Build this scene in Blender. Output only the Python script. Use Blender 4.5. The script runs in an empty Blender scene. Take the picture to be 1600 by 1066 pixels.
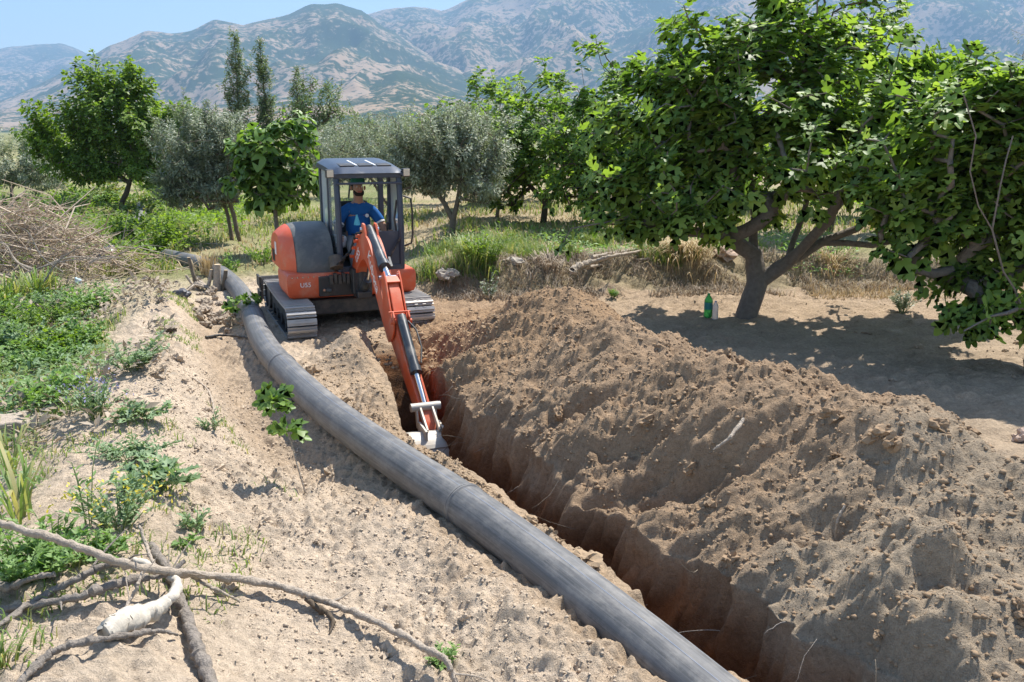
import bpy, bmesh, math, random
import numpy as np
from mathutils import Vector, Matrix

random.seed(7)
RNG = np.random.default_rng(7)
R_ = math.radians
SC = bpy.context.scene
COL = SC.collection

# ------------------------------------------------------------------ camera, sky, sun, exposure
CAM_H = 2.6
cam_data = bpy.data.cameras.new("camera")
cam = bpy.data.objects.new("camera", cam_data)
COL.objects.link(cam)
cam.location = (0, 0, CAM_H)
cam.rotation_euler = (R_(90) - math.atan(328 / 1400), 0, 0)
cam_data.sensor_width = 36
cam_data.lens = 36 * 1400 / 1600
cam_data.clip_start = 0.05
cam_data.clip_end = 40000
SC.camera = cam

SUN_DIR = Vector((0.36, 0.48, 1.0)).normalized()
SUN_EL = math.asin(SUN_DIR.z)
SUN_AZ = math.atan2(SUN_DIR.x, SUN_DIR.y)
world = bpy.data.worlds.new("World")
SC.world = world
world.use_nodes = True
wn = world.node_tree.nodes
wl = world.node_tree.links
sky = wn.new("ShaderNodeTexSky")
sky.sky_type = 'NISHITA'
sky.sun_disc = False
sky.sun_elevation = SUN_EL
sky.sun_rotation = SUN_AZ
sky.air_density = 1.0
sky.dust_density = 0.8
sky.ozone_density = 1.6
wl.new(sky.outputs[0], wn["Background"].inputs[0])
wn["Background"].inputs[1].default_value = 0.12
sun_data = bpy.data.lights.new("sun", 'SUN')
sun_data.energy = 5.0
sun_data.angle = R_(0.55)
sun_data.color = (1.0, 0.955, 0.88)
sun = bpy.data.objects.new("sun", sun_data)
COL.objects.link(sun)
sun.rotation_euler = SUN_DIR.to_track_quat('Z', 'Y').to_euler()

SC.view_settings.view_transform = 'Standard'
SC.view_settings.look = 'None'
SC.view_settings.exposure = 0.94
SC.view_settings.gamma = 1.0
SC.view_settings.use_curve_mapping = False
SC.cycles.use_denoising = True
SC.cycles.max_bounces = 6
SC.cycles.diffuse_bounces = 3
SC.cycles.glossy_bounces = 3
SC.cycles.transmission_bounces = 6
SC.cycles.transparent_max_bounces = 10
SC.cycles.volume_bounces = 0
SC.cycles.caustics_reflective = False
SC.cycles.caustics_refractive = False

# ------------------------------------------------------------------ noise
def _hash(ix, iy, seed):
    h = (ix.astype(np.int64) * 374761393 + iy.astype(np.int64) * 668265263 + seed * 974634777) & 0xFFFFFFFF
    h = ((h ^ (h >> 13)) * 1274126177) & 0xFFFFFFFF
    h = (h ^ (h >> 16)) & 0xFFFFFFFF
    return h / 4294967295.0

def vnoise(x, y, seed=0):
    x = np.asarray(x, float); y = np.asarray(y, float)
    ix = np.floor(x); iy = np.floor(y)
    fx = x - ix; fy = y - iy
    fx = fx * fx * (3 - 2 * fx); fy = fy * fy * (3 - 2 * fy)
    a = _hash(ix, iy, seed); b = _hash(ix + 1, iy, seed)
    c = _hash(ix, iy + 1, seed); d = _hash(ix + 1, iy + 1, seed)
    return (a + (b - a) * fx) * (1 - fy) + (c + (d - c) * fx) * fy

def fbm(x, y, octv=4, seed=0, gain=0.5):
    s = 0; a = 1; t = 0
    for o in range(octv):
        s = s + a * (vnoise(x, y, seed + o * 17) - 0.5)
        t += a; a *= gain; x = x * 2.03 + 5.1; y = y * 2.03 + 1.7
    return s / t * 2

def sstep(a, b, x):
    t = np.clip((np.asarray(x, float) - a) / (b - a), 0, 1)
    return t * t * (3 - 2 * t)

# ------------------------------------------------------------------ object helpers
def tag(o, label=None, cat=None, group=None, kind=None):
    if label: o["label"] = label
    if cat: o["category"] = cat
    if group: o["group"] = group
    if kind: o["kind"] = kind
    return o

def link(o, parent=None):
    COL.objects.link(o)
    if parent is not None:
        o.parent = parent
    return o

def empty(name, loc=(0, 0, 0), rz=0.0, scale=1.0):
    o = bpy.data.objects.new(name, None)
    o.empty_display_size = 0.1
    o.location = loc
    o.rotation_euler = (0, 0, rz)
    o.scale = (scale,) * 3
    return link(o)

def np_mesh(name, V, F, mat=None, smooth=True, colors=None):
    """V (n,3); F: (m,k) array or list of faces"""
    me = bpy.data.meshes.new(name)
    V = np.asarray(V, np.float32)
    if isinstance(F, np.ndarray):
        m, k = F.shape
        me.vertices.add(len(V)); me.vertices.foreach_set("co", V.ravel())
        me.loops.add(m * k); me.loops.foreach_set("vertex_index", F.astype(np.int32).ravel())
        me.polygons.add(m)
        me.polygons.foreach_set("loop_start", np.arange(0, m * k, k, dtype=np.int32))
        me.polygons.foreach_set("loop_total", np.full(m, k, np.int32))
        me.update(calc_edges=True)
    else:
        me.from_pydata([tuple(map(float, v)) for v in V], [], F)
    if colors is not None:
        at = me.attributes.new("soil", 'FLOAT_COLOR', 'POINT')
        at.data.foreach_set("color", np.asarray(colors, np.float32).ravel())
    if smooth:
        me.polygons.foreach_set("use_smooth", np.ones(len(me.polygons), bool))
    if mat: me.materials.append(mat)
    return me

class MB:
    """collects shapes, builds ONE mesh object"""
    def __init__(self): self.v = []; self.f = []
    def add(self, vs, fs):
        n = len(self.v)
        self.v += [tuple(p) for p in vs]
        self.f += [tuple(i + n for i in q) for q in fs]
        return self
    def box(self, c, s, rot=None):
        x, y, z = s[0] / 2, s[1] / 2, s[2] / 2
        vs = [Vector((a, b, d)) for a in (-x, x) for b in (-y, y) for d in (-z, z)]
        if rot is not None: vs = [rot @ q for q in vs]
        c = Vector(c)
        return self.add([q + c for q in vs], [(0, 1, 3, 2), (4, 6, 7, 5), (0, 4, 5, 1), (2, 3, 7, 6), (0, 2, 6, 4), (1, 5, 7, 3)])
    def beam(self, a, b, w, h, up=(0, 0, 1)):
        a = Vector(a); b = Vector(b); d = (b - a)
        L = d.length; d.normalize()
        up = Vector(up); s = d.cross(up)
        if s.length < 1e-4: s = d.cross(Vector((1, 0, 0)))
        s.normalize(); u = s.cross(d)
        rot = Matrix((s, d, u)).transposed()
        return self.box((a + b) / 2, (w, L, h), rot)
    def tube(self, pts, rad, n=10, cap=True):
        pts = [Vector(p) for p in pts]
        if not hasattr(rad, '__len__'): rad = [rad] * len(pts)
        vs = []; fs = []
        ref = Vector((0.13, 0.27, 0.95)).normalized()
        prev = None
        for i, p in enumerate(pts):
            t = (pts[min(i + 1, len(pts) - 1)] - pts[max(i - 1, 0)])
            if t.length < 1e-9: t = Vector((0, 0, 1))
            t.normalize()
            if prev is None:
                s = t.cross(ref)
                if s.length < 0.05: s = t.cross(Vector((1, 0, 0)))
            else:
                s = prev - t * prev.dot(t)
            s.normalize(); prev = s
            u = t.cross(s)
            for k in range(n):
                a = 2 * math.pi * k / n
                vs.append(p + (s * math.cos(a) + u * math.sin(a)) * rad[i])
        for i in range(len(pts) - 1):
            for k in range(n):
                fs.append((i * n + k, i * n + (k + 1) % n, (i + 1) * n + (k + 1) % n, (i + 1) * n + k))
        if cap:
            fs.append(tuple(range(n - 1, -1, -1)))
            fs.append(tuple(range((len(pts) - 1) * n, len(pts) * n)))
        return self.add(vs, fs)
    def cyl(self, a, b, r, n=14): return self.tube([a, b], r, n)
    def prism(self, poly, axis, a, b):
        """poly: 2D points; extruded along axis 0/1/2 from a to b"""
        def P(q, t):
            l = list(q); l.insert(axis, t); return tuple(l)
        n = len(poly)
        vs = [P(q, a) for q in poly] + [P(q, b) for q in poly]
        fs = [tuple(range(n - 1, -1, -1)), tuple(range(n, 2 * n))]
        fs += [(i, (i + 1) % n, n + (i + 1) % n, n + i) for i in range(n)]
        return self.add(vs, fs)
    def lathe(self, prof, n=16, c=(0, 0, 0)):
        vs = []; fs = []
        for r, z in prof:
            for k in range(n):
                a = 2 * math.pi * k / n
                vs.append((c[0] + r * math.cos(a), c[1] + r * math.sin(a), c[2] + z))
        for i in range(len(prof) - 1):
            for k in range(n):
                fs.append((i * n + k, i * n + (k + 1) % n, (i + 1) * n + (k + 1) % n, (i + 1) * n + k))
        fs.append(tuple(range(n - 1, -1, -1))); fs.append(tuple(range((len(prof) - 1) * n, len(prof) * n)))
        return self.add(vs, fs)
    def build(self, name, mat, parent=None, smooth=False, bevel=0.0, xf=None, seg=2):
        me = bpy.data.meshes.new(name)
        vs = self.v if xf is None else [tuple(xf @ Vector(q)) for q in self.v]
        me.from_pydata(vs, [], self.f)
        bm = bmesh.new(); bm.from_mesh(me)
        bmesh.ops.recalc_face_normals(bm, faces=bm.faces)
        bm.to_mesh(me); bm.free()
        if mat: me.materials.append(mat)
        o = link(bpy.data.objects.new(name, me), parent)
        if smooth or bevel:
            me.polygons.foreach_set("use_smooth", np.ones(len(me.polygons), bool))
            if smooth: me.set_sharp_from_angle(angle=R_(42))
        if bevel:
            m = o.modifiers.new("bevel", 'BEVEL'); m.width = bevel; m.segments = seg
            m.limit_method = 'ANGLE'; m.angle_limit = R_(35); m.harden_normals = True
        return o

# ------------------------------------------------------------------ materials
MATS = {}
def _mat(name):
    m = bpy.data.materials.new(name); m.use_nodes = True
    nt = m.node_tree
    return m, nt, nt.nodes, nt.links, nt.nodes["Principled BSDF"]

def plain(name, col, rough=0.6, metal=0.0, dust=0.0, dust_col=(0.42, 0.33, 0.24), scale=6.0, var=0.25, spec=0.5, bump=0.0, coat=0.0):
    """solid colour with wear noise and optional dust"""
    m, nt, N, L, B = _mat(name)
    tc = N.new("ShaderNodeTexCoord")
    n1 = N.new("ShaderNodeTexNoise"); n1.inputs["Scale"].default_value = scale; n1.inputs["Detail"].default_value = 6
    n1.inputs["Roughness"].default_value = 0.65
    L.new(tc.outputs["Object"], n1.inputs["Vector"])
    mx = N.new("ShaderNodeMix"); mx.data_type = 'RGBA'
    mx.inputs[6].default_value = tuple(c * (1 - var) for c in col) + (1,)
    mx.inputs[7].default_value = tuple(min(1, c * (1 + var)) for c in col) + (1,)
    L.new(n1.outputs["Fac"], mx.inputs[0])
    out = mx.outputs[2]
    if dust > 0:
        n2 = N.new("ShaderNodeTexNoise"); n2.inputs["Scale"].default_value = scale * 0.7; n2.inputs["Detail"].default_value = 8
        n2.inputs["Roughness"].default_value = 0.7
        L.new(tc.outputs["Object"], n2.inputs["Vector"])
        rp = N.new("ShaderNodeMapRange"); rp.inputs[1].default_value = 0.62 - dust * 0.35; rp.inputs[2].default_value = 0.8
        rp.inputs[4].default_value = min(1.0, 0.35 + dust)
        L.new(n2.outputs["Fac"], rp.inputs[0])
        md = N.new("ShaderNodeMix"); md.data_type = 'RGBA'
        md.inputs[7].default_value = tuple(dust_col) + (1,)
        L.new(out, md.inputs[6]); L.new(rp.outputs[0], md.inputs[0])
        out = md.outputs[2]
        rr = N.new("ShaderNodeMapRange"); rr.inputs[3].default_value = rough; rr.inputs[4].default_value = 0.9
        L.new(rp.outputs[0], rr.inputs[0]); L.new(rr.outputs[0], B.inputs["Roughness"])
    else:
        B.inputs["Roughness"].default_value = rough
    L.new(out, B.inputs["Base Color"])
    B.inputs["Metallic"].default_value = metal
    B.inputs["Specular IOR Level"].default_value = spec
    B.inputs["Coat Weight"].default_value = coat
    if bump > 0:
        b = N.new("ShaderNodeBump"); b.inputs["Strength"].default_value = bump; b.inputs["Distance"].default_value = 0.03 if bump > 0.7 else 0.01
        L.new(n1.outputs["Fac"], b.inputs["Height"]); L.new(b.outputs[0], B.inputs["Normal"])
    MATS[name] = m
    return m

def leafmat(name, cols, transl=0.35, rough=0.5, tcol=None, spec=0.35):
    """foliage: colour varies per leaf (island + object), part of the light passes through"""
    m, nt, N, L, B = _mat(name)
    geo = N.new("ShaderNodeNewGeometry"); oi = N.new("ShaderNodeObjectInfo")
    ad = N.new("ShaderNodeMath"); ad.operation = 'ADD'
    L.new(geo.outputs["Random Per Island"], ad.inputs[0]); L.new(oi.outputs["Random"], ad.inputs[1])
    fr = N.new("ShaderNodeMath"); fr.operation = 'FRACT'; L.new(ad.outputs[0], fr.inputs[0])
    cr = N.new("ShaderNodeValToRGB")
    els = cr.color_ramp.elements
    for i, c in enumerate(cols):
        e = els[i] if i < 2 else els.new(i / (len(cols) - 1))
        e.position = i / (len(cols) - 1); e.color = tuple(c) + (1,)
    L.new(fr.outputs[0], cr.inputs[0])
    L.new(cr.outputs[0], B.inputs["Base Color"])
    B.inputs["Roughness"].default_value = rough
    B.inputs["Specular IOR Level"].default_value = spec
    tr = N.new("ShaderNodeBsdfTranslucent")
    mu = N.new("ShaderNodeMix"); mu.data_type = 'RGBA'; mu.blend_type = 'MULTIPLY'; mu.inputs[0].default_value = 1
    mu.inputs[7].default_value = tuple(tcol or (1.5, 1.6, 0.7)) + (1,)
    L.new(cr.outputs[0], mu.inputs[6]); L.new(mu.outputs[2], tr.inputs["Color"])
    mix = N.new("ShaderNodeMixShader"); mix.inputs[0].default_value = transl
    L.new(B.outputs[0], mix.inputs[1]); L.new(tr.outputs[0], mix.inputs[2])
    L.new(mix.outputs[0], N["Material Output"].inputs["Surface"])
    MATS[name] = m
    return m

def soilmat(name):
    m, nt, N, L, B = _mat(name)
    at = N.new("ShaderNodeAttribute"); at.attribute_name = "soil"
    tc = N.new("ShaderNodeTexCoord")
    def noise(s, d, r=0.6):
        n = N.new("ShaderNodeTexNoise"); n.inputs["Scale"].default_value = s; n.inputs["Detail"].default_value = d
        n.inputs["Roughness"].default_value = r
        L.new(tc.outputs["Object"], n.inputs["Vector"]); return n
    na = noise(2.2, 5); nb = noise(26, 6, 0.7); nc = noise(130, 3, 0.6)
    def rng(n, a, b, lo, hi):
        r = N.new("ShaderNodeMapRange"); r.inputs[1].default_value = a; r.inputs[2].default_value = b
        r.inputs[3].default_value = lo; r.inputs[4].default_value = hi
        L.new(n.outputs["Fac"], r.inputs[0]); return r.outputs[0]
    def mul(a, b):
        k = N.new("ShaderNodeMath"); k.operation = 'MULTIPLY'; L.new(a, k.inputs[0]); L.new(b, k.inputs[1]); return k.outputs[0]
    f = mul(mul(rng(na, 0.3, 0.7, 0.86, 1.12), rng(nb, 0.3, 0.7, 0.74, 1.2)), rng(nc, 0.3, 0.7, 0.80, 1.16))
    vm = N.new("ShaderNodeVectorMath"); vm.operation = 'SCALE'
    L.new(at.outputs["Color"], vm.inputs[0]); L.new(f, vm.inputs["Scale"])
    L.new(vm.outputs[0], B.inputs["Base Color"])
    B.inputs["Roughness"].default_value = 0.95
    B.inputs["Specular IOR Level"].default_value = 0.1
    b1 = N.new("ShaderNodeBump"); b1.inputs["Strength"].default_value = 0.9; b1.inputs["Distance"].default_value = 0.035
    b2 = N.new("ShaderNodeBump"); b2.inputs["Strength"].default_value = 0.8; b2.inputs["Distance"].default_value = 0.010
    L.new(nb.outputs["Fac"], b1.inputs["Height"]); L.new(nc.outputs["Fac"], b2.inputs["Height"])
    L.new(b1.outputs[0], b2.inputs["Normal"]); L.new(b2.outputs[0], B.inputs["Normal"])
    MATS[name] = m
    return m

SOIL = soilmat("soil")
# ------------------------------------------------------------------ terrain
_TY = np.array([2.0, 3.0, 4.0, 5.0, 6.0, 7.0, 8.0, 9.5, 10.85, 12.5])
_TX = np.array([2.55, 1.95, 1.33, 0.76, 0.2, -0.28, -0.69, -1.13, -1.45, -1.85])
_TP = np.polyfit(_TY, _TX, 3)
def trench_x(y):
    return np.polyval(_TP, np.clip(y, 2.0, 12.5))

PIPE = [(2.25, 1.6, 0.05), (1.45, 2.75, 0.03), (0.85, 3.78, 0.04), (0.36, 4.54, 0.08), (-0.31, 5.55, 0.13), (-1.27, 7.04, 0.15),
        (-1.96, 8.25, 0.15), (-2.62, 9.62, 0.16), (-3.12, 10.85, 0.18), (-3.56, 12.07, 0.19), (-4.22, 13.79, 0.2),
        (-5.04, 15.55, 0.18), (-5.9, 17.0, 0.16), (-7.1, 18.3, 0.16)]
_PA = np.array(PIPE)
def pipe_x(y):
    return np.interp(y, _PA[:, 1], _PA[:, 0])
PIPE_R = 0.146

_BY = np.array([2.0, 3.5, 5.0, 6.3, 7.5, 9.2, 11.8, 14.0])
_BX = np.array([-1.45, -1.9, -2.35, -2.85, -3.15, -3.8, -4.75, -5.6])
def bank_y(x):
    return 14.15 + 0.13 * x + 0.35 * fbm(x * 0.8, x * 0 + 3.3, 3, 91)

def lip_right(y):   # offset of the right lip from the trench centre line
    return 0.28 + 0.12 * fbm(y * 1.6, y * 0, 3, 11) + 0.10 * fbm(y * 6, y * 0 + 4, 4, 12) + 0.045 * fbm(y * 17, y * 0 + 6, 2, 14)
def lip_left(y):
    return -0.27 - 0.09 * np.exp(-((y - 8.3) / 0.7) ** 2) + 0.07 * fbm(y * 1.9, y * 0 + 9, 3, 13)

def land(x, y, fine=True):
    """height of the ground without the trench cut"""
    x = np.asarray(x, float); y = np.asarray(y, float)
    s = x - trench_x(y)
    near = sstep(60, 25, np.hypot(x, y))
    z = 0.05 * fbm(x * 0.35, y * 0.35, 3, 1) * near
    inY = sstep(0.0, 1.0, y)
    # left berm
    bx = np.interp(y, _BY, _BX) + 0.25 * fbm(y * 0.7, y * 0, 2, 5)
    hb = 0.30 + 0.10 * fbm(y * 0.9, y * 0 + 2, 2, 6)
    d = x - bx
    z = z + hb * np.where(d > 0, np.exp(-(d / 0.62) ** 2), np.exp(-(d / 0.95) ** 2)) * sstep(15.5, 12.5, y)
    # hollow between the berm and the pipe
    px = pipe_x(y)
    dg = x - (px - 0.55)
    z = z - 0.23 * np.exp(-(dg / 0.40) ** 2) * sstep(15, 12, y) * sstep(5.6, 7.2, y)
    # loose earth banked along the near end of the pipe
    dn = x - (px - 0.42)
    z = z + 0.10 * np.exp(-(dn / 0.25) ** 2) * sstep(6.2, 4.8, y) * (1 + 0.8 * fbm(y * 2.1, x * 2, 2, 33))
    # strip of dug earth between pipe and trench
    sl = s + 0.52 + 0.05 * fbm(y * 2, y * 0, 2, 15)
    z = z + (0.13 + 0.16 * fbm(x * 2.2, y * 2.2, 3, 16)) * np.exp(-(sl / 0.2) ** 2) * sstep(4.0, 5.0, y) * sstep(11, 9.3, y) * (1 - 0.85 * np.exp(-((y - 7.7) / 0.9) ** 2))
    z = z - 0.22 * np.exp(-((y - 7.75) / 0.9) ** 2) * np.exp(-((s + 0.30) / 0.30) ** 2)
    # earth left standing in front of the machine
    z = z + 0.30 * np.exp(-((x + 1.83) / 0.30) ** 2 - ((y - 10.15) / 0.5) ** 2)
    # spoil heap
    lr = lip_right(y)
    h = (0.90 + 0.16 * fbm(y * 0.55, y * 0 + 8, 2, 21) + 0.10 * fbm(y * 1.7, y * 0, 2, 22))
    h = h * (1 - 0.55 * sstep(9.6, 11.6, y)) * sstep(13.6, 11.2, y) * (1 - 0.30 * sstep(5.4, 3.6, y))
    dc = 1.62 + 0.16 * fbm(y * 0.6, y * 0 + 1, 2, 23)
    q = s - lr
    up = np.clip(q / np.maximum(dc - 0.0, 0.3), 0, 1)
    dn2 = np.clip((q - dc) / 1.35, 0, 1)
    prof = np.where(q < dc, up ** 0.80, 1 - dn2 ** 1.15 * (1.0))
    prof = np.where(np.abs(q - dc) < 0.4, prof * (1 - 0.12 * (1 - np.abs(q - dc) / 0.4) ** 2), prof)
    prof = np.where(q < 0, 0, prof)
    hz = h * prof
    lump = 0.20 * fbm(x * 1.3, y * 1.3, 3, 24) + 0.085 * fbm(x * 3.4, y * 3.4, 4, 25) + 0.035 * fbm(x * 9, y * 9, 3, 28)
    gul = (-0.34 * np.clip(fbm(y * 2.2 + 0.8 * s, s * 0.9, 4, 26) + 0.05, 0, 1) + 0.10 * fbm(y * 6 + s, s * 3, 3, 27)) * sstep(-0.02, 0.10, q) * sstep(1.0, 0.35, q)
    z = z + (hz + (lump * sstep(0.0, 0.15, q) + gul) * np.clip(h, 0, 1) * sstep(3.3, 2.6, q) * (q > 0)) * sstep(0.5, 1.5, y)
    # pale spur of older spoil nearest to the camera
    z = z + 0.26 * np.exp(-((x - 2.02) / 0.30) ** 2 - ((y - 4.15) / 0.5) ** 2) * (1 + 0.9 * fbm(x * 5, y * 5, 3, 71)) * (q > 0.0) * sstep(0, 0.25, q)
    z = z + 0.08 * np.exp(-((x - 1.98) / 0.45) ** 2 - ((y - 3.2) / 0.5) ** 2) * sstep(0, 0.25, q)
    # terrace bank behind the orchard strip
    by = bank_y(x)
    bh = 0.46 * sstep(-3.0, -0.6, x)
    z = z + bh * sstep(by - 0.1, by + 0.75, y + 0.25 * fbm(x * 2.3, y * 2.3, 3, 31))
    # orchard floor is a little lower
    z = z - 0.08 * sstep(1.5, 3.0, s) * sstep(by, by - 1.2, y)
    # small roughness
    if fine:
        rough = (0.055 * fbm(x * 4.5, y * 4.5, 4, 41) + 0.020 * fbm(x * 19, y * 19, 3, 42)) * near
        smoothz = 0.55 + 0.45 * sstep(0, 0.3, q)
        z = z + rough * smoothz
        bil = np.abs(fbm(x * 5.5, y * 5.5, 3, 46)) * 0.07 + np.abs(fbm(x * 12, y * 12, 3, 47)) * 0.055 + np.clip(fbm(x * 21, y * 21, 2, 49), 0, 1) * 0.035
        z = z + bil * near * (0.45 + 0.75 * sstep(-0.35, 0.45, fbm(x * 1.1, y * 1.1, 2, 48)) - 0.1 * sstep(0, 0.3, q))
        crack = np.clip(fbm(x * 6, y * 6, 3, 44) - 0.25, 0, 1)
        z = z - 0.05 * crack * near
    # far land, gentle
    z = z + 0.0 * inY
    return z

def trench_depth(y):
    return 1.15 * sstep(10.75, 9.5, y + 0.0)

_GX = np.arange(-22, 20, 0.045); _GY = np.arange(0.5, 42, 0.045)
_GZ = None
def lz(x, y):
    global _GZ
    if _GZ is None:
        gx, gy = np.meshgrid(_GX, _GY); _GZ = land(gx, gy)
    i = (x - _GX[0]) / 0.045; j = (y - _GY[0]) / 0.045
    if 0 <= i < len(_GX) - 1 and 0 <= j < len(_GY) - 1:
        a, b = int(i), int(j); u, v = i - a, j - b
        return float((_GZ[b, a] * (1 - u) + _GZ[b, a + 1] * u) * (1 - v) + (_GZ[b + 1, a] * (1 - u) + _GZ[b + 1, a + 1] * u) * v)
    return float(land(np.array([x]), np.array([y]))[0])

def build_ground():
    # rows follow y, columns follow the trench line
    ys = [-400, -200, -90, -40, -18, -8, -4, -2, -1, 0, 0.7, 1.3, 1.8, 2.2, 2.5]
    y = 2.6
    while y < 16.5:
        ys.append(y); y += 0.013 + max(0, (y - 3.5)) * 0.0019
    st = 0.05
    while y < 12000:
        ys.append(y); y += st; st *= 1.07
    ys = np.array(ys)
    right = [0.48]
    d = 0.016
    while right[-1] < 9000:
        right.append(right[-1] + d)
        if right[-1] > 2.6: d *= 1.022
        if right[-1] > 8: d *= 1.05
    left = [-0.36]
    d = 0.016
    while left[-1] > -9000:
        left.append(left[-1] - d)
        if left[-1] < -2.4: d *= 1.022
        if left[-1] < -8: d *= 1.05
    left = np.array(left[::-1]); right = np.array(right)
    wallL = np.linspace(0, 1, 12); floor = np.linspace(0, 1, 7)[1:-1]; wallR = np.linspace(0, 1, 52)
    nc = len(left) + len(wallL) + len(floor) + len(wallR) + len(right)
    nr = len(ys)
    X = np.zeros((nr, nc)); Y = np.repeat(ys[:, None], nc, 1); Z = np.zeros((nr, nc))
    xc = trench_x(ys)[:, None]
    lr = lip_right(ys)[:, None]; ll = lip_left(ys)[:, None]
    dep = (trench_depth(ys) * sstep(-2, 0, ys))[:, None]
    a = 0; b = len(left)
    # land left of the trench
    fade = np.exp(-((-0.36 - left) / 0.3))[None, :]
    X[:, a:b] = xc + left[None, :] + (ll - 0.03 + 0.36) * fade
    Z[:, a:b] = land(X[:, a:b], Y[:, a:b])
    zl = Z[:, b - 1:b]
    a = b; b += len(wallL)
    w = wallL[None, :]
    x0 = X[:, a - 1:a]
    X[:, a:b] = x0 + (0.012 + 0.10 * w)
    Z[:, a:b] = zl - dep * w ** 0.9 - 0.01 * (w > 0)
    aR = b + len(floor); bR = aR + len(wallR)
    # right land first (to know the lip)
    fade = np.exp(-((right - 0.48) / 0.3))[None, :]
    X[:, bR:] = xc + right[None, :] + (lr + 0.05 - 0.48) * fade
    Z[:, bR:] = land(X[:, bR:], Y[:, bR:])
    xr = X[:, bR:bR + 1]; zr = Z[:, bR:bR + 1]
    w = wallR[None, :]
    zf = zl - dep - 0.01
    zw = zf + (zr - zf) * w
    yy = Y[:, aR:bR]
    streak = 0.070 * fbm(yy * 8, zw * 2.0, 4, 51) + 0.05 * fbm(yy * 22, zw * 3.5, 4, 52) + 0.11 * fbm(yy * 2.5, zw * 3.0, 3, 53)
    openw = sstep(0, 0.5, dep)
    X[:, aR:bR] = xr - 0.012 - 0.13 * (1 - w ** 1.6) - (0.03 + streak) * np.sin(np.clip(w, 0, 1) * math.pi) ** 0.5 * openw
    Z[:, aR:bR] = zw
    fw = floor[None, :]
    X[:, b:aR] = X[:, b - 1:b] * (1 - fw) + X[:, aR:aR + 1] * fw
    Z[:, b:aR] = Z[:, b - 1:b] * (1 - fw) + Z[:, aR:aR + 1] * fw + 0.04 * fbm(X[:, b:aR] * 5, Y[:, b:aR] * 5, 3, 54)
    # undisturbed where there is no trench: put the land height back
    k = (dep < 1e-3).ravel()
    lo = len(left)
    Z[k, lo:bR] = land(X[k, lo:bR], Y[k, lo:bR])
    # ---- colours of the soil itself
    S = X - xc; Q = S - lr
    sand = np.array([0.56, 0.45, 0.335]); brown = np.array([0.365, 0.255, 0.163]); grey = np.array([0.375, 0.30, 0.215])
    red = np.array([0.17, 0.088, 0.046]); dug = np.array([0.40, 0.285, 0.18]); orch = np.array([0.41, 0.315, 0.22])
    straw = np.array([0.36, 0.29, 0.18]); field = np.array([0.37, 0.30, 0.19]); green = np.array([0.14, 0.19, 0.05])
    C = np.broadcast_to(sand, X.shape + (3,)).copy()
    def mixc(c, m):
        m = np.clip(m, 0, 1)[..., None]
        C[:] = C * (1 - m) + c * m
    n1 = fbm(X * 0.8, Y * 0.8, 3, 61); n2 = fbm(X * 2.5, Y * 2.5, 3, 62)
    mixc(dug, sstep(-1.5, -0.55, S + 0.35 * n2) * 0.75 * (Y < 13))
    mixc(np.array([0.40, 0.30, 0.205]), sstep(0.5, 0.1, np.abs(X - pipe_x(Y) + 0.5)) * sstep(6, 7.5, Y) * sstep(15, 12, Y) * 0.7)
    mixc(brown, sstep(-0.2, 0.1, Q))
    mixc(brown * 0.86, sstep(-0.1, 0.5, n2) * sstep(0.0, 0.3, Q) * 0.7 * (Q < 3))
    mixc(np.array([0.36, 0.235, 0.135]), sstep(8.0, 9.5, Y + n1) * sstep(13, 11, Y) * (Q > -0.3) * (Q < 2.6) * 0.75)
    mixc(grey, sstep(5.6, 4.4, Y - 0.5 * X + 0.9 + 0.5 * n2) * (Q > 0) * 0.9)
    mixc(orch, sstep(2.4, 3.0, Q + 0.2 * n2))
    mixc(orch * np.array([1, .97, .95]), (Y > 12.6) * (Q > 2.0) * 1.0)
    by = bank_y(X)
    mixc(straw * 0.9, sstep(by - 0.2, by + 0.1, Y + 0.25 * n2) * sstep(-2.0, -0.8, X))
    far = sstep(14.5, 17, Y)
    mixc(field, far)
    mixc(green, far * sstep(0.0, 0.4, fbm(X * 0.3, Y * 0.3, 4, 63)) * 0.55)
    mixc(green * 1.1, sstep(-4.6, -5.6, X + 0.5 * n1) * sstep(4, 6, Y) * 0.25)
    mixc(np.array([0.2, 0.2, 0.09]), sstep(60, 200, Y))
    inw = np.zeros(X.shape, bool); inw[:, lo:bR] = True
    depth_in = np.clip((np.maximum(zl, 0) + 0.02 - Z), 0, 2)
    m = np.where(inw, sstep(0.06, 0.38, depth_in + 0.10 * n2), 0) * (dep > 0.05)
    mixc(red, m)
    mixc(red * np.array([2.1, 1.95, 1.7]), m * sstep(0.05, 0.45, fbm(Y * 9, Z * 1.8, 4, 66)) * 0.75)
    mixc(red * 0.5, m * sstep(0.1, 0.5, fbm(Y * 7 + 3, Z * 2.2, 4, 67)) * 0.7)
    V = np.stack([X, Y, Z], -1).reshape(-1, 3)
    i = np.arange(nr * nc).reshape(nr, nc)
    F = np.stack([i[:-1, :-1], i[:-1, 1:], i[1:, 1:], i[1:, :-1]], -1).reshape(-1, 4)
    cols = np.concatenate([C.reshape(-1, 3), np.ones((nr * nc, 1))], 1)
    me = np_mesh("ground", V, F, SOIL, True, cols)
    o = link(bpy.data.objects.new("ground", me))
    tag(o, kind="structure")
    print("ground quads", len(F), nr, nc)
    return o
build_ground()

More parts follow.
